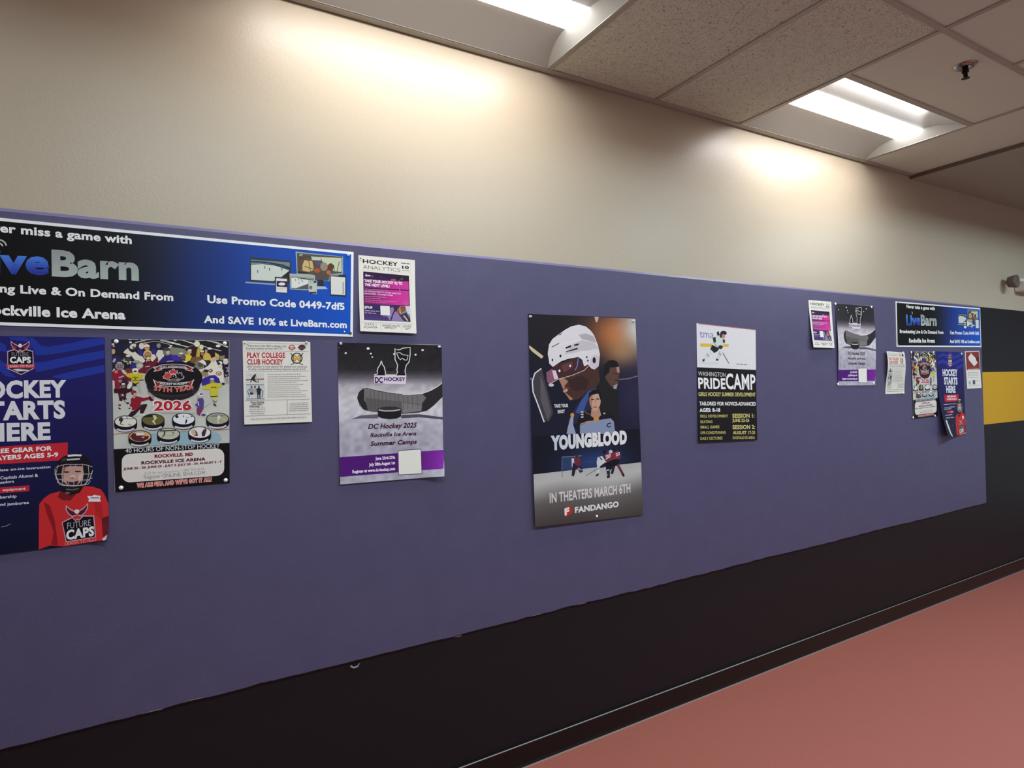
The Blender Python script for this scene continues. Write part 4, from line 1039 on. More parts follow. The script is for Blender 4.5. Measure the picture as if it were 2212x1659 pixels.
# ------------------------------------------------------------------ analytics flyer
def design_analytics():
    A = Art([(774, 551), (896, 562), (897, 721), (776, 716)])
    A.base = (230, 224, 212)
    A.crop(760, 540, 8.733)
    g = (62, 56, 58)
    A.text('headline_lettering#1', 'HOCKEY', (206, 248), (870, 308), 76, (36, 30, 34), .012)
    A.text('headline_lettering#2', 'ANALYTICS', (208, 350), (905, 415), 68, (92, 86, 88), -.008)
    A.stroke('date_box', [(912, 238), (1108, 255), (1108, 426), (912, 410)], 4, (176, 170, 164), True)
    A.lines('date_box', 930, 240, 1085, 256, 16, (116, 108, 110), 5); A.lines('date_box', 940, 378, 1080, 386, 12, (150, 144, 142), 6)
    A.text('date_box', '10', (945, 355), (1075, 364), 60, (40, 34, 36), .03)
    A.stroke('frame_line', [(168, 378), (1112, 452), (1112, 1392), (172, 1362)], 4, (190, 184, 176), True)
    p = 'printed_picture'
    q = [(212, 405), (1075, 487), (1090, 1365), (215, 1325)]
    A.grid(p, q, 12, 12, lambda s, t: ramp([(0, (40, 22, 58)), (.14, (52, 24, 66)), (.2, (84, 28, 88)), (.62, (72, 28, 84)), (.72, (50, 32, 80)), (1, (76, 56, 112))], t))
    A.poly(p, [(860, 500), (1075, 520), (1072, 600), (840, 585)], (34, 24, 36)); A.ell(p, 780, 568, 52, 22, (150, 84, 80)); A.ell(p, 940, 550, 30, 26, (78, 66, 74)); A.ell(p, 555, 512, 14, 10, (90, 74, 110)); A.ell(p, 890, 575, 14, 10, (80, 84, 130))
    m = 'magenta_panel'
    A.grid(m, [(218, 560), (1064, 595), (1068, 1050), (220, 1020)], 12, 3, lambda s, t: ramp([(0, (92, 26, 84)), (.35, (142, 32, 108)), (.7, (196, 44, 142)), (1, (200, 56, 146))], s + .12 * t))
    A.stroke(m, [(300, 728), (700, 745), (1068, 765)], 20, (70, 20, 66)); A.ell(m, 1010, 1000, 56, 44, (206, 70, 150)); A.poly(m, [(860, 660), (910, 760), (930, 800), (900, 800)], (206, 70, 160))
    A.poly(p, [(720, 1090), (860, 1060), (1085, 1062), (1089, 1365), (700, 1340), (650, 1250)], (142, 118, 166)); A.poly(p, [(980, 1060), (1088, 1062), (1089, 1240), (1040, 1200)], (206, 196, 204))
    A.poly(p, [(760, 1060), (900, 1050), (880, 1160), (800, 1170)], (52, 36, 76)); A.ell(p, 900, 1150, 62, 78, (140, 84, 60), 20); A.ell(p, 960, 1110, 46, 60, (132, 76, 56)); A.stroke(p, [(890, 1100), (905, 1210)], 22, (206, 150, 116)); A.poly(p, [(870, 1220), (1000, 1160), (1088, 1320), (1089, 1362), (960, 1345)], (58, 50, 58)); A.stroke(p, [(960, 1240), (1040, 1340)], 22, (196, 190, 196)); A.stroke(p, [(900, 1215), (1010, 1165)], 22, (150, 140, 140))
    A.stroke(p, [(715, 1342), (760, 1220), (810, 1110)], 24, (50, 34, 74))
    A.rect(p, 250, 472, 345, 500, (206, 190, 210)); A.rect(p, 345, 478, 410, 510, (130, 50, 70)); A.ell(p, 268, 462, 14, 10, (190, 170, 200))
    A.text('lettering#1', 'TAKE YOUR HOCKEY IQ TO', (232, 605), (950, 662), 54, (240, 226, 236), .035)
    A.text('lettering#2', 'THE NEXT LEVEL!', (238, 680), (708, 714), 54, (240, 226, 236), .035)
    A.lines('small_print', 232, 735, 680, 765, 9, (206, 130, 180), 8)
    A.text('lettering#3', 'AN INTRODUCTION TO HOCKEY ANALYTICS', (230, 790), (918, 843), 30, (232, 180, 214), .03)
    A.text('lettering#4', 'FOR PLAYERS, COACHES & FANS', (225, 838), (765, 873), 30, (232, 180, 214), .03)
    for i, (y, x) in enumerate(((870, 650), (905, 535), (940, 835), (972, 640))): A.lines('small_print', 240, y, x, y + (x - 240) * .06, 11, (216, 120, 176), 10 + i)
    A.text('lettering#5', '$79.99', (228, 1108), (378, 1116), 48, (236, 226, 236), .035)
    A.lines('small_print', 232, 1142, 505, 1156, 14, (190, 170, 200), 20); A.lines('small_print', 232, 1182, 445, 1194, 14, (180, 160, 196), 21)
    A.poly('white_card', [(525, 1055), (702, 1062), (706, 1242), (530, 1232)], (226, 220, 214)); A.lines('small_print', 570, 1248, 670, 1252, 8, (150, 140, 160), 22)
    A.stroke('frame_line', [(160, 1362), (1165, 1412)], 4, (176, 170, 164)); A.stroke('frame_line', [(520, 1382), (518, 1512)], 4, (176, 170, 164)); A.stroke('frame_line', [(908, 1400), (914, 1536)], 4, (176, 170, 164))
    for i, (s, a, b) in enumerate((('DATA =', (230, 1424), (455, 1432)), ('POWER', (210, 1480), (470, 1482)), ('IMMEDIATE', (556, 1446), (885, 1458)), ('IMPACT', (600, 1490), (832, 1498)), ('LEVEL', (945, 1462), (1110, 1466)), ('UP!', (985, 1506), (1075, 1510)))):
        A.text('footer_lettering#%d' % i, s, a, b, 38, (104, 96, 96), -.004)
    return A


# ------------------------------------------------------------------ summer camp poster with stick and puck
def design_camp():
    A = Art([(729, 740), (954, 745), (957, 1028), (734, 1046)])
    A.base = (190, 184, 192)
    A.crop(710, 730, 8.193)
    p = 'rink_picture'
    r = random.Random(4)
    N = {}
    def nz(s, t):
        k = (round(s * 26), round(t * 36))
        if k not in N: N[k] = r.uniform(-1, 1)
        return N[k]
    def bg(s, t):
        v = 17 * nz(s, t) * (1 if t > .28 else .25)
        c = ramp([(0, (36, 31, 34)), (.15, (40, 36, 38)), (.2, (46, 42, 44)), (.255, (104, 96, 104)), (.30, (172, 162, 168)), (.36, (200, 190, 194)), (.5, (206, 200, 204)), (.58, (184, 178, 188)), (.7, (176, 168, 180)), (.85, (168, 162, 176)), (1, (178, 174, 184))], t)
        return tuple(x + v for x in c)
    A.grid(p, [(150, 78), (1998, 130), (2028, 2441), (190, 2585)], 26, 36, bg)
    for x, y, a in ((697, 187, 28), (300, 268, 20), (745, 277, 18), (770, 338, 15), (1155, 285, 17), (1535, 297, 20), (1660, 215, 22)): A.ell(p, x, y, a, a * .82, (232, 226, 222))
    A.ell(p, 180, 174, 14, 9, (110, 106, 108)); A.ell(p, 1090, 560, 70, 30, (30, 26, 30))
    L = 'skyline_emblem'
    A.poly(L, [(808, 655), (862, 648), (866, 560), (885, 522), (925, 470), (935, 470), (980, 522), (998, 600), (1004, 655)], (26, 22, 26))
    A.poly(L, [(1195, 655), (1222, 600), (1206, 570), (1218, 480), (1174, 380), (1174, 195), (1215, 215), (1300, 186), (1438, 172), (1436, 300), (1416, 430), (1366, 480), (1345, 590), (1365, 660)], (28, 24, 28))
    A.stroke(L, [(805, 648), (858, 642), (862, 600), (852, 585), (866, 560), (868, 535), (885, 510), (915, 465), (920, 425), (930, 408), (940, 425), (945, 462), (982, 515), (990, 555), (1002, 600), (1000, 640), (1010, 655), (1190, 655), (1220, 602), (1205, 572), (1218, 480), (1172, 380), (1172, 185), (1215, 212), (1272, 204), (1302, 182), (1440, 168), (1440, 300), (1418, 430), (1370, 482), (1348, 590), (1366, 662)], 15, (228, 224, 214))
    A.stroke(L, [(1200, 262), (1258, 260), (1310, 296), (1405, 310), (1382, 392), (1340, 390), (1302, 360), (1268, 385), (1232, 350)], 13, (228, 224, 214), True)
    A.poly(L, [(803, 662), (1372, 664), (1362, 818), (1010, 815), (960, 802), (806, 802)], (224, 206, 218))
    A.text(L, 'DC', (818, 797), (956, 797), 108, (46, 18, 70), .03); A.text(L, 'HOCKEY', (980, 762), (1356, 762), 66, (52, 24, 80), .03)
    k = 'stick_picture'
    A.poly(k, [(500, 1060), (530, 960), (600, 900), (680, 885), (860, 930), (1100, 975), (1400, 1005), (1650, 985), (1800, 930), (1920, 860), (2008, 800), (2016, 1045), (1850, 1200), (1740, 1285), (1600, 1320), (1300, 1345), (900, 1330), (640, 1290), (540, 1200)], (46, 40, 42))
    top = [(625, 902), (700, 897), (860, 942), (1100, 985), (1400, 1015), (1660, 1000)]; bot = [(690, 1290), (700, 1200)]
    A.poly(k, top + [(1722, 1060), (1650, 1160), (1640, 1295), (1300, 1338), (900, 1322)] + bot + [(620, 1100)], (116, 110, 108))
    A.poly(k, [(640, 1050), (900, 1090), (1250, 1120), (1640, 1190), (1640, 1295), (1300, 1338), (900, 1322), (690, 1290)], (96, 89, 90))
    A.poly(k, [(1290, 1140), (1640, 1200), (1630, 1290), (1310, 1330)], (128, 120, 120))
    for i, x in enumerate((735, 800, 870, 940, 1010, 1085, 1160, 1230, 1310, 1390, 1470, 1560)): A.stroke(k, [(x, 925 + (x - 735) * .105), (x + 12, 1130), (x + 6, 1260)], 8, (84, 78, 78))
    A.stroke(k, [(1300, 1000), (1420, 1004), (1650, 985), (1800, 930), (1920, 862), (2006, 798)], 13, (226, 220, 222))
    A.stroke(k, [(520, 1140), (600, 1270), (760, 1310), (1000, 1335)], 6, (214, 206, 206))
    u = 'puck_picture'
    A.crop(710, 890, 8.193)
    A.poly(u, [(400, 125), (560, 60), (870, 38), (870, 112), (600, 112)], (104, 92, 106)); A.poly(u, [(1280, 50), (1600, 38), (2022, 92), (2018, 132), (1600, 92), (1280, 112)], (84, 74, 86))
    A.crop(710, 730, 8.193)
    A.poly(u, [(862, 1262), (1280, 1262), (1276, 1390), (1200, 1425), (1070, 1440), (930, 1420), (868, 1390)], (34, 28, 32)); A.ell(u, 1072, 1258, 208, 40, (60, 52, 54)); A.stroke(u, [(880, 1272), (980, 1292), (1140, 1290), (1262, 1268)], 20, (198, 182, 172)); A.ell(u, 1080, 1232, 150, 18, (52, 46, 48))
    A.crop(710, 890, 8.193)
    c = (66, 20, 44)
    A.text('script_lettering#1', 'DC Hockey 2025', (690, 302), (1540, 274), 92, c, .022, .28)
    A.text('script_lettering#2', 'Rockville Ice Arena', (730, 447), (1540, 412), 74, c, .022, .28)
    A.text('script_lettering#3', 'Summer Camps', (728, 602), (1545, 562), 84, c, .026, .28)
    A.grid('purple_band', [(175, 800), (2032, 668), (2006, 1000), (187, 1146)], 10, 2, lambda s, t: ramp([(0, (84, 24, 116)), (.55, (80, 26, 108)), (.78, (104, 32, 128)), (1, (132, 38, 156))], s))
    A.text('lettering#1', 'June 23rd-27th', (820, 848), (1165, 826), 56, (240, 230, 240), .03)
    A.text('lettering#2', 'July 28th-August 1st', (706, 956), (1165, 922), 56, (240, 230, 240), .03)
    A.text('lettering#3', 'Register at www.dc-hockey.com', (412, 1082), (1165, 1026), 56, (240, 230, 240), .03)
    A.poly('white_card', [(1214, 678), (1630, 648), (1640, 1092), (1222, 1114)], (74, 44, 96)); A.poly('white_card', [(1226, 688), (1620, 660), (1630, 1082), (1232, 1104)], (232, 226, 214))
    return A


# ------------------------------------------------------------------ film poster
def design_film():
    A = Art([(1140, 678), (1372, 687), (1387, 1112), (1152, 1137)])
    A.base = (28, 23, 30)
    A.crop(1120, 660, 6.634)
    b = 'printed_background'
    def bg(s, t):
        c = ramp([(0, (30, 24, 28)), (.25, (32, 26, 32)), (.45, (24, 24, 38)), (1, (30, 28, 46))], t)
        w = math.exp(-((s - .80) / .26) ** 2 - ((t - .14) / .20) ** 2); c = mixc(c, (178, 104, 58), w * 1.05)
        w = math.exp(-((s - 1.02) / .16) ** 2 - ((t - .08) / .22) ** 2); c = mixc(c, (206, 200, 194), w)
        w = math.exp(-((s - .85) / .14) ** 2 - ((t - .31) / .10) ** 2); c = mixc(c, (200, 154, 100), w * .6)
        w = math.exp(-((s - .95) / .2) ** 2 - ((t - .68) / .28) ** 2); c = mixc(c, (50, 42, 74), w * .8)
        return c
    A.grid(b, [(130, 122), (1674, 188), (1736, 1830), (170, 1870)], 30, 34, bg)
    A.poly(b, [(1085, 160), (1150, 165), (1125, 240), (1105, 235)], (196, 170, 160))
    A.stroke(b, [(135, 590), (200, 640), (335, 745)], 46, (204, 184, 150)); A.stroke(b, [(1420, 1060), (1560, 1050), (1700, 1010)], 16, (124, 96, 116)); A.stroke(b, [(145, 1050), (180, 1055)], 30, (96, 122, 160))
    k = 'stick_picture'
    A.poly(k, [(320, 900), (220, 970), (180, 1090), (190, 1250), (260, 1420), (350, 1659), (420, 1659), (482, 1540), (380, 1130)], (66, 60, 64)); A.poly(k, [(300, 1000), (350, 1130), (450, 1540), (400, 1640), (300, 1350)], (92, 84, 92))
    A.stroke(k, [(316, 903), (222, 972), (184, 1090), (194, 1240), (262, 1420), (350, 1670)], 17, (222, 216, 222))
    h = 'player_picture'
    A.poly(h, [(1110, 1180), (960, 1230), (830, 1420), (740, 1560), (680, 1690), (1420, 1690), (1412, 1480), (1300, 1260)], (38, 42, 70)); A.poly(h, [(1110, 1185), (990, 1225), (880, 1370), (800, 1530), (900, 1560), (960, 1400), (1030, 1260)], (64, 82, 140))
    A.poly(h, [(480, 870), (800, 750), (1010, 870), (1130, 890), (1160, 1090), (1080, 1190), (960, 1240), (850, 1340), (725, 1358), (650, 1250), (590, 1100), (540, 980)], (72, 46, 40))
    A.poly(h, [(560, 1050), (640, 1040), (700, 1090), (640, 1160), (690, 1200), (660, 1250), (770, 1340), (725, 1358), (640, 1240), (590, 1110)], (168, 122, 100)); A.poly(h, [(700, 1060), (900, 1000), (1000, 1080), (960, 1200), (800, 1230), (720, 1180)], (56, 36, 34))
    A.stroke(h, [(620, 1200), (680, 1180), (740, 1190)], 16, (104, 56, 52)); A.ell(h, 660, 1220, 38, 22, (190, 140, 124), -25)
    A.poly(h, [(470, 885), (760, 765), (900, 790), (995, 870), (900, 950), (700, 1010), (560, 1055), (520, 960)], (68, 38, 42)); A.poly(h, [(600, 860), (760, 800), (770, 880), (640, 960)], (98, 58, 56)); A.ell(h, 730, 866, 13, 17, (236, 220, 220)); A.ell(h, 576, 936, 14, 20, (240, 226, 226)); A.stroke(h, [(850, 750), (830, 870), (800, 930)], 12, (110, 128, 176))
    A.poly(h, [(385, 960), (470, 905), (540, 1050), (430, 1135), (395, 1090)], (136, 84, 104)); A.poly(h, [(470, 930), (520, 930), (560, 1050), (500, 1060)], (216, 196, 204))
    A.stroke(h, [(430, 1125), (560, 1055), (760, 1000), (930, 930), (1000, 860)], 9, (206, 180, 158)); A.ell(h, 455, 1140, 40, 22, (196, 190, 206))
    H = 'white_helmet_picture'
    A.poly(H, [(410, 690), (430, 560), (480, 480), (560, 420), (660, 350), (750, 300), (860, 275), (960, 300), (1030, 360), (1075, 420), (1130, 560), (1160, 700), (1140, 870), (1080, 918), (1030, 900), (990, 845), (930, 872), (905, 780), (850, 738), (700, 765), (600, 800), (480, 880), (430, 830), (425, 780)], (220, 210, 212))
    A.poly(H, [(760, 560), (900, 500), (1070, 525), (1140, 620), (1090, 640), (900, 650), (780, 680), (650, 700)], (196, 186, 190)); A.poly(H, [(860, 420), (960, 400), (1070, 440), (1110, 540), (1060, 520), (900, 480)], (178, 166, 170)); A.poly(H, [(1010, 860), (1030, 740), (1090, 700), (1150, 720), (1140, 870), (1080, 918)], (206, 190, 196))
    for pts in ([(460, 596), (575, 535), (578, 545), (470, 602)], [(665, 600), (750, 565), (742, 598), (672, 622)], [(790, 560), (862, 542), (850, 570), (795, 582)], [(665, 660), (840, 604), (840, 628), (680, 668)], [(560, 430), (625, 385), (600, 420)]): A.poly(H, pts, (44, 26, 34))
    for x, y, a, c in ((592, 724, 15, 22), (476, 782, 11, 20), (970, 740, 11, 16), (985, 790, 11, 16), (1076, 785, 24, 44)): A.ell(H, x, y, a, c, (34, 26, 32))
    A.stroke(H, [(600, 560), (760, 520), (900, 480)], 7, (232, 226, 226)); A.stroke(H, [(880, 690), (1050, 640), (1110, 620)], 8, (232, 226, 226))
    c = 'coach_picture'
    A.poly(c, [(1150, 1090), (1240, 1040), (1340, 1180), (1410, 1230), (1425, 1690), (1200, 1690), (1100, 1230)], (34, 31, 32)); A.poly(c, [(1225, 960), (1290, 880), (1432, 870), (1440, 960), (1422, 1040), (1410, 1150), (1370, 1200), (1300, 1140), (1240, 1050)], (92, 64, 54)); A.poly(c, [(1390, 880), (1434, 870), (1440, 960), (1410, 980)], (176, 130, 112)); A.poly(c, [(1350, 1150), (1410, 1120), (1390, 1200), (1350, 1190)], (160, 146, 146))
    A.poly(c, [(1212, 970), (1216, 860), (1280, 790), (1350, 778), (1410, 810), (1432, 880), (1300, 890), (1290, 960), (1232, 1010)], (28, 22, 24)); A.stroke(c, [(1350, 975), (1425, 970)], 14, (42, 26, 24)); A.ell(c, 1400, 1070, 26, 10, (60, 34, 32))
    y = 'young_player_picture'
    A.poly(y, [(870, 1540), (1010, 1500), (1170, 1500), (1330, 1560), (1390, 1690), (820, 1690)], (30, 26, 34))
    for i in range(3): A.rect(y, 878, 1515 + 36 * i, 915, 1535 + 36 * i, (196, 192, 186))
    A.stroke(y, [(930, 1510), (960, 1540), (1010, 1560)], 12, (120, 92, 70)); A.poly(y, [(1030, 1480), (1145, 1470), (1170, 1570), (1100, 1630), (1020, 1580)], (178, 134, 110))
    A.poly(y, [(995, 1300), (1130, 1255), (1165, 1370), (1155, 1430), (1105, 1512), (1050, 1505), (1005, 1410)], (198, 152, 128)); A.poly(y, [(995, 1300), (1050, 1290), (1035, 1420), (1060, 1505), (1005, 1410)], (164, 118, 98))
    A.poly(y, [(985, 1350), (1000, 1250), (1060, 1205), (1130, 1205), (1175, 1270), (1168, 1360), (1135, 1262), (1040, 1270), (1005, 1320)], (24, 18, 22)); A.ell(y, 1048, 1346, 24, 8, (46, 28, 26)); A.ell(y, 1120, 1340, 24, 8, (46, 28, 26)); A.stroke(y, [(1085, 1350), (1094, 1400)], 9, (154, 108, 90)); A.ell(y, 1085, 1455, 30, 9, (140, 80, 76)); A.poly(y, [(1060, 1600), (1140, 1590), (1130, 1690), (1065, 1690)], (206, 132, 62)); A.ell(y, 1215, 1545, 18, 10, (190, 184, 186))
    A.text('lettering#1', 'TAKE YOUR', (497, 1465), (697, 1456), 50, (222, 214, 216), .03); A.text('lettering#2', 'SHOT', (545, 1546), (648, 1540), 50, (222, 214, 216), .03)
    A.crop(1120, 890, 6.379)
    A.grid(b, [(172, 330), (1668, 230), (1688, 692), (182, 856)], 12, 8, lambda s, t: mixc((22, 22, 34), (44, 62, 112), math.exp(-((s - .55) / .28) ** 2 - ((t - .85) / .4) ** 2)))
    A.poly(y, [(830, 185), (930, 140), (1060, 115), (1255, 85), (1300, 130), (1320, 300), (830, 300)], (134, 142, 168)); A.stroke(y, [(832, 170), (930, 132), (1060, 118)], 12, (200, 140, 84)); A.text('jersey_lettering', 'C', (1200, 215), (1262, 208), 62, (40, 38, 60), .03)
    A.poly(h, [(702, 70), (742, 66), (735, 170), (775, 300), (645, 300), (660, 220)], (150, 156, 178)); A.ell(h, 725, 42, 27, 30, (206, 138, 70))
    A.text('title_lettering', 'YOUNGBLOOD', (428, 530), (1482, 440), 205, lambda t, v: mixc((196, 200, 212), (228, 222, 220), min(1, t * 2)), .06)
    i = 'ice_picture'
    A.grid(i, [(180, 856), (1688, 690), (1708, 1420), (202, 1600)], 8, 12, lambda s, t: ramp([(0, (178, 174, 172)), (.2, (188, 184, 178)), (.38, (150, 144, 140)), (.55, (104, 97, 94)), (.8, (84, 77, 74)), (1, (70, 62, 58))], t + .06 * math.sin(7 * s)))
    A.stroke(i, [(580, 618), (700, 612), (850, 600)], 9, (128, 140, 160)); A.stroke(i, [(582, 618), (578, 800), (584, 890)], 9, (96, 108, 136)); A.poly(i, [(585, 625), (740, 615), (735, 790), (582, 800)], (48, 62, 98)); A.stroke(i, [(860, 690), (1000, 680)], 6, (70, 84, 120))
    s_ = 'skaters_picture'
    P = lambda pts, cc: A.poly(s_, pts, cc)
    P([(712, 640), (745, 630), (750, 720), (715, 760)], (196, 196, 206)); P([(742, 625), (790, 605), (832, 630), (838, 735), (765, 735)], (112, 44, 54)); P([(730, 690), (785, 735), (745, 885), (712, 875)], (36, 32, 52)); P([(780, 735), (845, 745), (872, 820), (828, 838)], (44, 38, 56)); A.ell(s_, 785, 612, 18, 16, (70, 34, 44)); A.stroke(s_, [(800, 770), (850, 800)], 10, (206, 202, 206))
    P([(1060, 690), (1072, 625), (1135, 602), (1195, 690), (1110, 750), (1085, 860), (1045, 880), (1070, 790)], (206, 202, 206)); P([(1100, 750), (1180, 690), (1220, 740), (1120, 770)], (30, 28, 38)); A.stroke(s_, [(1100, 620), (1135, 660)], 14, (40, 36, 50)); A.ell(s_, 1165, 550, 24, 30, (26, 26, 40)); A.stroke(s_, [(905, 878), (1060, 785), (1110, 765)], 8, (110, 100, 100)); P([(1040, 870), (1088, 835), (1085, 870), (1055, 885)], (30, 26, 34))
    P([(1165, 590), (1260, 530), (1305, 600), (1290, 650), (1200, 705)], (124, 44, 56)); P([(1280, 570), (1350, 530), (1392, 580), (1385, 645), (1290, 660)], (130, 46, 56)); A.ell(s_, 1255, 545, 26, 24, (196, 190, 200)); A.ell(s_, 1310, 522, 24, 24, (30, 28, 42))
    A.text(s_, '20', (1185, 655), (1255, 620), 56, (216, 208, 210), .03); A.text(s_, '22', (1325, 612), (1385, 588), 44, (222, 206, 200), .03)
    P([(1180, 700), (1300, 650), (1385, 645), (1360, 735), (1300, 745), (1220, 830), (1190, 790)], (24, 22, 32)); A.stroke(s_, [(1215, 780), (1225, 860)], 44, (40, 36, 50)); A.stroke(s_, [(1200, 800), (1235, 792)], 14, (206, 202, 206)); P([(1200, 880), (1240, 850), (1245, 900), (1205, 912)], (26, 24, 34)); A.stroke(s_, [(1300, 740), (1270, 850)], 36, (36, 34, 48)); A.stroke(s_, [(1350, 720), (1400, 810), (1430, 870)], 34, (110, 48, 54)); A.stroke(s_, [(1420, 850), (1440, 885)], 26, (28, 26, 36))
    A.text('lettering#3', 'IN THEATERS MARCH 6TH', (408, 1250), (1530, 1108), 138, (216, 206, 202), .016)
    A.poly('red_ticket_logo', [(606, 1322), (712, 1275), (708, 1320), (722, 1345), (712, 1395), (622, 1442), (626, 1400), (606, 1380)], (190, 46, 42)); A.text('red_ticket_logo', 'F', (614, 1424), (680, 1402), 100, (236, 226, 224), .05)
    A.text('lettering#4', 'FANDANGO', (757, 1388), (1366, 1304), 84, (232, 226, 224), .03)
    return A


# ------------------------------------------------------------------ girls' camp poster
def design_girls():
    A = Art([(1504, 698), (1632, 712), (1633, 950), (1507, 956)])
    A.base = (28, 24, 26)
    A.crop(1480, 680, 5.722)
    t = 'white_top_panel'
    A.poly(t, [(138, 104), (874, 184), (875, 682), (140, 648)], (224, 218, 218)); A.stroke(t, [(165, 112), (500, 148), (872, 188)], 7, (190, 70, 92))
    A.text('grey_blue_lettering', 'tma', (178, 278), (352, 290), 92, (122, 122, 176), .0)
    p = 'skater_picture'
    A.poly(p, [(182, 354), (535, 364), (535, 396), (186, 394)], (224, 182, 56))
    A.poly(p, [(335, 300), (390, 255), (440, 262), (480, 330), (492, 350), (450, 395), (400, 412), (328, 385)], (206, 212, 204)); A.poly(p, [(338, 290), (372, 270), (380, 340), (350, 345)], (46, 46, 46)); A.poly(p, [(385, 220), (412, 200), (425, 250), (400, 262)], (42, 40, 42)); A.poly(p, [(462, 300), (492, 310), (488, 348), (465, 345)], (50, 50, 52)); A.stroke(p, [(350, 345), (400, 395)], 9, (150, 160, 140))
    A.ell(p, 472, 226, 40, 28, (40, 36, 44)); A.ell(p, 468, 268, 26, 28, (196, 142, 124)); A.ell(p, 440, 255, 16, 30, (58, 42, 38)); A.ell(p, 435, 400, 28, 24, (52, 50, 54))
    A.poly(p, [(330, 372), (418, 412), (402, 452), (355, 472), (304, 436)], (34, 34, 36)); A.stroke(p, [(332, 448), (280, 500), (228, 560)], 46, (212, 212, 214)); A.stroke(p, [(408, 440), (430, 480), (395, 555)], 42, (206, 206, 210)); A.stroke(p, [(265, 480), (290, 520)], 7, (80, 80, 86)); A.stroke(p, [(412, 470), (440, 500)], 7, (80, 80, 86)); A.poly(p, [(205, 555), (240, 545), (232, 580), (218, 580)], (70, 66, 72)); A.poly(p, [(375, 540), (410, 548), (400, 572), (378, 565)], (74, 70, 76)); A.stroke(p, [(462, 470), (500, 535), (538, 602)], 8, (54, 50, 54)); A.stroke(p, [(180, 595), (400, 600)], 10, (206, 202, 206))
    A.lines('small_print', 630, 604, 770, 612, 9, (110, 104, 108), 3)
    A.text('lettering#1', 'WASHINGTON', (158, 752), (495, 768), 52, (216, 208, 208), .0); A.text('headline_lettering#1', 'PRIDE', (158, 914), (494, 920), 138, (236, 230, 228), .02); A.text('headline_lettering#2', 'CAMP', (500, 920), (866, 928), 196, (238, 232, 230), .012)
    y = (206, 192, 122)
    A.text('lettering#2', 'GIRLS HOCKEY SUMMER DEVELOPMENT', (158, 1005), (862, 1010), 50, y, .018)
    A.text('lettering#3', 'TAILORED FOR NOVICE-ADVANCED', (168, 1120), (865, 1124), 48, (236, 230, 228), .025); A.text('lettering#4', 'AGES: 8-18', (168, 1202), (424, 1200), 48, (236, 230, 228), .03)
    for i, (s, a, b, h) in enumerate((('SKILL DEVELOPMENT', (175, 1270), (520, 1268), 36), ('SKATING', (175, 1340), (325, 1338), 36), ('SMALL GAMES', (175, 1406), (410, 1402), 36), ('OFF-CONDITIONING', (175, 1476), (488, 1471), 36), ('DAILY LECTURES', (172, 1546), (445, 1540), 36),
                                      ('SESSION 1:', (572, 1275), (845, 1271), 52), ('JUNE 22-26', (570, 1325), (780, 1322), 40), ('SESSION 2:', (572, 1415), (850, 1411), 52), ('AUGUST 17-21', (575, 1478), (848, 1475), 42), ('ROCKVILLE ICE ARENA', (572, 1536), (846, 1532), 34))):
        A.text('yellow_lettering#%d' % i, s, a, b, h, (184, 170, 104) if h < 38 else y, .02)
    return A


# ------------------------------------------------------------------ small map flyer at the far end
def design_map():
    A = Art([(2084, 759), (2115, 758), (2119, 838), (2088, 840)])
    A.base = (226, 218, 208)
    A.crop(1900, 740, 7.54)
    m = 'red_panel'
    A.poly(m, [(1400, 156), (1614, 148), (1630, 440), (1414, 450)], (136, 54, 46))
    A.poly('white_arena_drawing', [(1485, 172), (1560, 250), (1592, 330), (1538, 388), (1452, 285), (1440, 235), (1462, 210)], (222, 214, 206)); A.poly(m, [(1560, 250), (1605, 235), (1615, 290), (1580, 310)], (84, 32, 34))
    A.stroke(m, [(1430, 438), (1612, 430)], 9, (216, 200, 190)); A.stroke(m, [(1435, 418), (1590, 412)], 5, (176, 110, 100))
    for i, yy in enumerate((482, 505, 530, 560)): A.lines('small_print', 1430, yy + 4, 1600, yy, 10, (176, 168, 164), 40 + i)
    A.rect('small_picture', 1510, 612, 1550, 680, (96, 90, 92)); A.rect('small_picture', 1445, 628, 1475, 680, (168, 162, 158)); A.lines('small_print', 1565, 620, 1620, 618, 10, (180, 172, 168), 51); A.lines('small_print', 1440, 700, 1610, 692, 8, (190, 182, 178), 52)
    return A


# ------------------------------------------------------------------ hang everything
def lift_bottom(a): return lambda s, t: (0, a * t * t, 0)

SIGN, KID, ACA, COL_, ANA, CAMP, FILM, GIRL, MAPF = design_sign(), design_kid(), design_academy(), design_college(), design_analytics(), design_camp(), design_film(), design_girls(), design_map()

G = dict(sign='streaming service signs at the top of the noticeboard', kid='learn to play posters', aca='hockey academy posters', col='college club flyers', ana='analytics flyers', camp='summer camp posters')
hang('advertising_sign', SIGN, 'large near black and blue sign with promo code, cut off at the left edge', G['sign'], m='vinyl', thick=.003, cat='sign')
hang('advertising_sign', SIGN, 'small far black and blue sign at the far right end of the noticeboard', G['sign'],
     quad=[(4.297, 2.106), (5.493, 2.113), (5.493, 1.815), (4.293, 1.801)], m='vinyl', thick=.003, cat='sign')

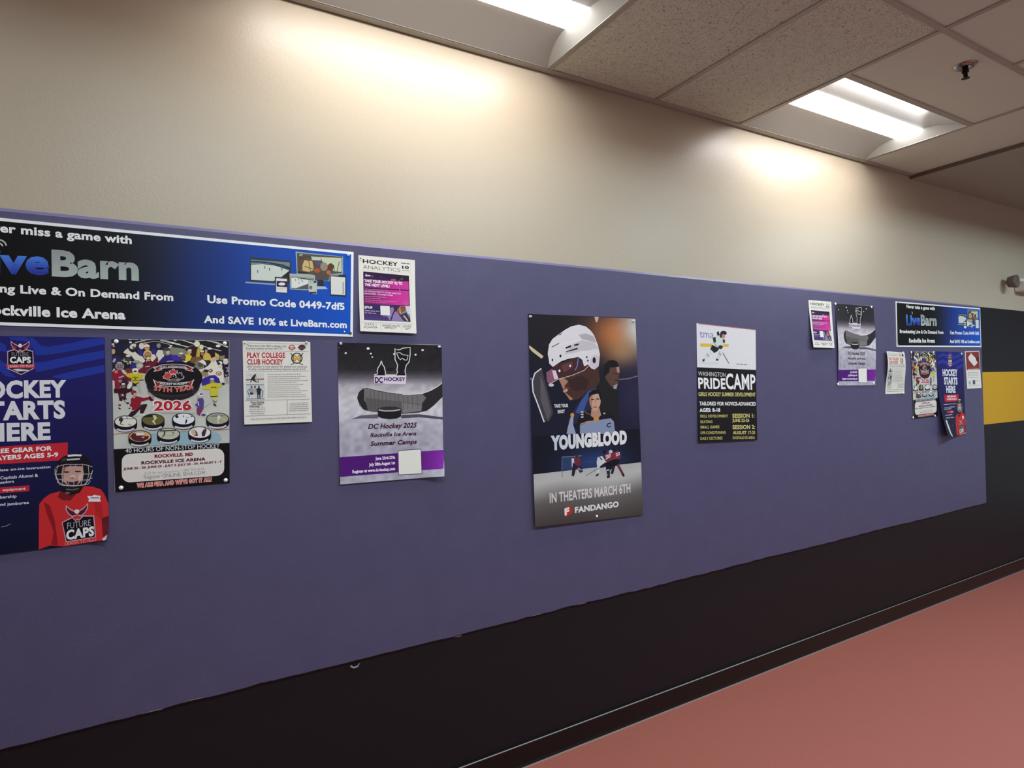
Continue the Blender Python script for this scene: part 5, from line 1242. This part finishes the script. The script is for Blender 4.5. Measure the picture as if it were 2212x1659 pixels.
def curl_br(a, s0, t0, base=0.004):
    def f(s, t):
        k = max(0, (s - s0) / (1 - s0)) * max(0, (t - t0) / (1 - t0))
        return (-.35 * a * k * k, base * t * t + a * k ** 1.4, .1 * a * k)
    return f
hang('player_poster', KID, 'near navy poster of a helmeted child in red jersey, cut off at the left edge', G['kid'], bend=curl_br(.018, .85, .9, .003), m='gloss')
hang('player_poster', KID, 'far navy poster of a child in red jersey, lower left edge curling off the board', G['kid'],
     quad=[(4.807, 1.775), (5.207, 1.772), (5.203, 1.160), (4.805, 1.160)], m='gloss',
     bend=lambda s, t: (.02 * (1 - s) ** 2 * t ** 3, .056 * (1 - s) ** 1.7 * t ** 2.6 + .002 * t, .0))
hang('academy_poster', ACA, 'near poster of a player crowd round a giant puck, pinned beside the child poster', G['aca'], m='gloss')
hang('academy_poster', ACA, 'far poster of a player crowd round a giant puck, left of the curling poster', G['aca'],
     quad=[(4.471, 1.772), (4.800, 1.772), (4.803, 1.317), (4.474, 1.310)], m='gloss', lift=.0016, bend=lambda s, t: (0, .004 * math.sin(math.pi * t), 0))
hang('club_flyer', COL_, 'near white flyer with red PLAY COLLEGE CLUB HOCKEY heading under the big sign', G['col'], bend=lift_bottom(.007), cat='flyer')
hang('club_flyer', COL_, 'far white flyer with a red heading, its side edges waving, under the small sign', G['col'],
     quad=[(4.144, 1.769), (4.364, 1.762), (4.366, 1.487), (4.139, 1.489)], bend=lambda s, t: (0, .011 + .010 * math.sin(4.6 * t + .3) * (1 - .3 * s), 0), cat='flyer')
hang('analytics_flyer', ANA, 'near white HOCKEY ANALYTICS flyer with purple picture, right of the big sign', G['ana'], bend=lift_bottom(.012), cat='flyer')
hang('analytics_flyer', ANA, 'far white HOCKEY ANALYTICS flyer with purple picture, left of the far stick poster', G['ana'],
     quad=[(3.347, 2.065), (3.573, 2.066), (3.577, 1.783), (3.350, 1.784)], bend=lambda s, t: (0, .022 * t ** 1.5 * (1 - .55 * s), 0), cat='flyer')
hang('camp_poster', CAMP, 'near poster of a stick blade and puck with purple band, lower right corner curling', G['camp'], bend=curl_br(.030, .72, .78, .006), m='gloss')
hang('camp_poster', CAMP, 'far poster of a stick blade and puck with purple band, pinned at four corners', G['camp'],
     quad=[(3.614, 2.056), (4.030, 2.062), (4.018, 1.549), (3.613, 1.554)], m='gloss',
     bend=lambda s, t: (0, .010 * math.sin(math.pi * t) * abs(2 * s - 1) ** 2 + .003 * t, 0))
hang('film_poster', FILM, 'tall dark film poster of a hockey player in a white helmet', None, m='gloss',
     bend=lambda s, t: (0, .007 * math.sin(math.pi * t) * (1 - .5 * s) + .010 * t ** 3 * (1 - s) + .004 * t * t, 0))
hang('girls_camp_poster', GIRL, 'black and white poster headed CAMP with a skater picture, right of the film poster', None, m='gloss', bend=lift_bottom(.008))
hang('map_flyer', MAPF, 'small flyer with a dark red top panel at the far right end under the sign', None, bend=lift_bottom(.003), cat='flyer')


# ------------------------------------------------------------------ pins and tacks
def pin(px, py, kind, label, y=-.0030, r=.0062, name='push_pin'):
    p = at(px, py, y)
    bm = bmesh.new()
    if kind in ('white', 'clear', 'green'):
        lathe(bm, [(r, 0.0), (r, -.0012), (r * .86, -.0028), (r * .5, -.0042), (r * .15, -.0047)], (0, 0, 0), 'Y', 20)
    else:
        lathe(bm, [(r, 0.0), (r, -.0007), (r * .7, -.0016), (r * .2, -.002)], (0, 0, 0), 'Y', 18)
    o = link_mesh(name, bm, MAT['pin_' + kind], None, True)
    o.location = p
    if kind in ('clear', 'metal'):
        bm = bmesh.new(); lathe(bm, [(r * .38, -.0035), (r * .34, -.009), (r * .55, -.0105), (r * .5, -.012)], (0, 0, 0), 'Y', 14)
        if kind == 'clear': link_mesh('pin_grip', bm, MAT['pin_clear'], o, True)
        else: bm.free()
    tag(o, label, 'pin', 'pins and tacks in the posters')
    return o


pin(251, 737.5, 'white', 'white round pin in top left corner of the near crowd poster')
pin(485.5, 741.5, 'white', 'white round pin in top right corner of the near crowd poster')
pin(261.5, 1053.5, 'white', 'white round pin in bottom left corner of the near crowd poster')
pin(487.5, 1037, 'white', 'white round pin in bottom right corner of the near crowd poster')
pin(223.5, 1157, 'white', 'white round pin in bottom right corner of the near child poster', -.0072)
pin(736, 742.5, 'clear', 'pale pin in top left corner of the near stick poster', r=.0052)
pin(948.5, 749.5, 'clear', 'pale pin in top right corner of the near stick poster', r=.0052)
pin(1145, 684, 'clear', 'pale pin in top left corner of the film poster', r=.0060)
pin(1367.5, 693.5, 'clear', 'pale pin in top right corner of the film poster', r=.0060)
pin(1289, 1115, 'white', 'white round pin at the bottom edge of the film poster', -.0085)
pin(662, 740, 'clear', 'pale pin in top right corner of the near college flyer', r=.0052)
pin(529, 741.5, 'metal', 'steel tack in top left corner of the near college flyer', r=.0032)
pin(779.5, 557, 'metal', 'steel tack in top left corner of the near analytics flyer', r=.0030)
pin(752.5, 551.5, 'clear', 'pale pin in top right corner of the big near sign', -.0050, r=.0046)
pin(757, 719.5, 'green', 'green pin in bottom right corner of the big near sign', -.0050, r=.0050)
pin(744, 717, 'metal', 'steel tack beside the green pin on the big near sign', -.0050, r=.0036)
pin(1804.5, 656.5, 'white', 'white pin in top left corner of the far stick poster', -.0035, r=.0082)
pin(1882.5, 663.5, 'white', 'white pin in top right corner of the far stick poster', -.0035, r=.0082)
pin(1810, 830, 'white', 'white pin in bottom left corner of the far stick poster', -.0050, r=.0082)
pin(1887.5, 827.5, 'white', 'white pin in bottom right corner of the far stick poster', -.0050, r=.0082)
pin(1968.5, 761, 'white', 'white pin in top left corner of the far crowd poster', -.0060, r=.0082)
pin(2016.5, 761, 'white', 'white pin in top right corner of the far crowd poster', -.0060, r=.0076)
pin(1972.5, 902, 'white', 'white pin in bottom left corner of the far crowd poster', -.0060, r=.0082)
pin(2019.5, 898, 'white', 'white pin in bottom right corner of the far crowd poster', -.0060, r=.0076)
pin(2077, 764, 'white', 'white pin in top right corner of the far curling poster', -.0040, r=.0082)
pin(1950.5, 761.5, 'white', 'small white pin in top right corner of the far college flyer', -.012, r=.0060)
pin(1952, 849, 'white', 'small white pin in bottom right corner of the far college flyer', -.012, r=.0060)
pin(1940.5, 653.5, 'metal', 'steel tack in top left corner of the far sign', -.0050, r=.0080)
pin(1940, 744.5, 'metal', 'steel tack in bottom left corner of the far sign', -.0050, r=.0070)

# ------------------------------------------------------------------ fire sprinkler in the ceiling
sx, sy = 3.176, -.905
sz = ZC + TH + SL * sx
sp = empty('sprinkler', (sx, sy, sz)); tag(sp, 'chrome fire sprinkler hanging from the ceiling beside the far light', 'sprinkler')
bm = bmesh.new(); lathe(bm, [(.046, 0), (.046, -.002), (.040, -.008), (.030, -.013), (.024, -.014), (.018, -.010), (.014, -.004)], (0, 0, 0), 'Z', 32)
link_mesh('escutcheon', bm, MAT['chrome'], sp, True)
bm = bmesh.new(); lathe(bm, [(.011, -.002), (.011, -.026), (.014, -.026), (.014, -.032), (.008, -.032), (.007, -.038)], (0, 0, 0), 'Z', 16)
link_mesh('body', bm, MAT['dark_metal'], sp, False)
for s in (-1, 1):
    bm = bmesh.new()
    pts = [(s * .011, -.028), (s * .016, -.038), (s * .013, -.050), (s * .003, -.058)]
    for (a, b), (c, d) in zip(pts, pts[1:]):
        vs = [bm.verts.new(v) for v in ((a - .002, -.0025, b), (a + .002, -.0025, b), (a + .002, .0025, b), (a - .002, .0025, b), (c - .002, -.0025, d), (c + .002, -.0025, d), (c + .002, .0025, d), (c - .002, .0025, d))]
        for f in ((0, 1, 2, 3), (4, 7, 6, 5), (0, 4, 5, 1), (1, 5, 6, 2), (2, 6, 7, 3), (3, 7, 4, 0)): bm.faces.new([vs[i] for i in f])
    link_mesh('frame_arm', bm, MAT['dark_metal'], sp)
bm = bmesh.new(); lathe(bm, [(.003, -.036), (.003, -.057)], (0, 0, 0), 'Z', 10); link_mesh('glass_bulb', bm, MAT['dark_metal'], sp)
bm = bmesh.new()
for k in range(12):               # toothed deflector plate
    a0, a1, a2 = [math.radians(30 * k + d) for d in (-9, 9, 15)]
    r = .016
    lo = [bm.verts.new((q * math.cos(a), q * math.sin(a), z)) for z in (-.058, -.0595) for q, a in ((.006, a0 - .1), (r, a0), (r, a1), (.006, a1 + .1))]
    for f in ((0, 1, 2, 3), (7, 6, 5, 4), (0, 4, 5, 1), (1, 5, 6, 2), (2, 6, 7, 3), (3, 7, 4, 0)): bm.faces.new([lo[i] for i in f])
lathe(bm, [(.008, -.0575), (.008, -.06)], (0, 0, 0), 'Z', 12)
link_mesh('deflector', bm, MAT['dark_metal'], sp)

# ------------------------------------------------------------------ emergency light at the right edge
ex, ez = 6.27, 2.335
em = empty('emergency_light', (ex, WY, ez)); tag(em, 'emergency light with swivelling lamp heads, cut off by the right edge', 'emergency light')
bm = bmesh.new(); box(bm, -.13, .13, -.075, 0, -.055, .055); bmesh.ops.bevel(bm, geom=bm.edges[:], offset=.008, segments=2, affect='EDGES', profile=.5)
link_mesh('housing', bm, MAT['abs_white'], em)
for s in (-1, 1):
    bm = bmesh.new(); lathe(bm, [(.016, s * .12), (.016, s * .30)], (0, -.05, .030), 'X', 14)
    k = link_mesh('lamp_arm', bm, MAT['abs_white'], em)
    bm = bmesh.new(); lathe(bm, [(.020, .03), (.042, .02), (.050, -.02), (.052, -.035), (.046, -.036), (.040, -.03)], (s * .335, -.06, .005), 'Y', 24)
    hd = link_mesh('lamp_head', bm, MAT['abs_brown'], k, True)
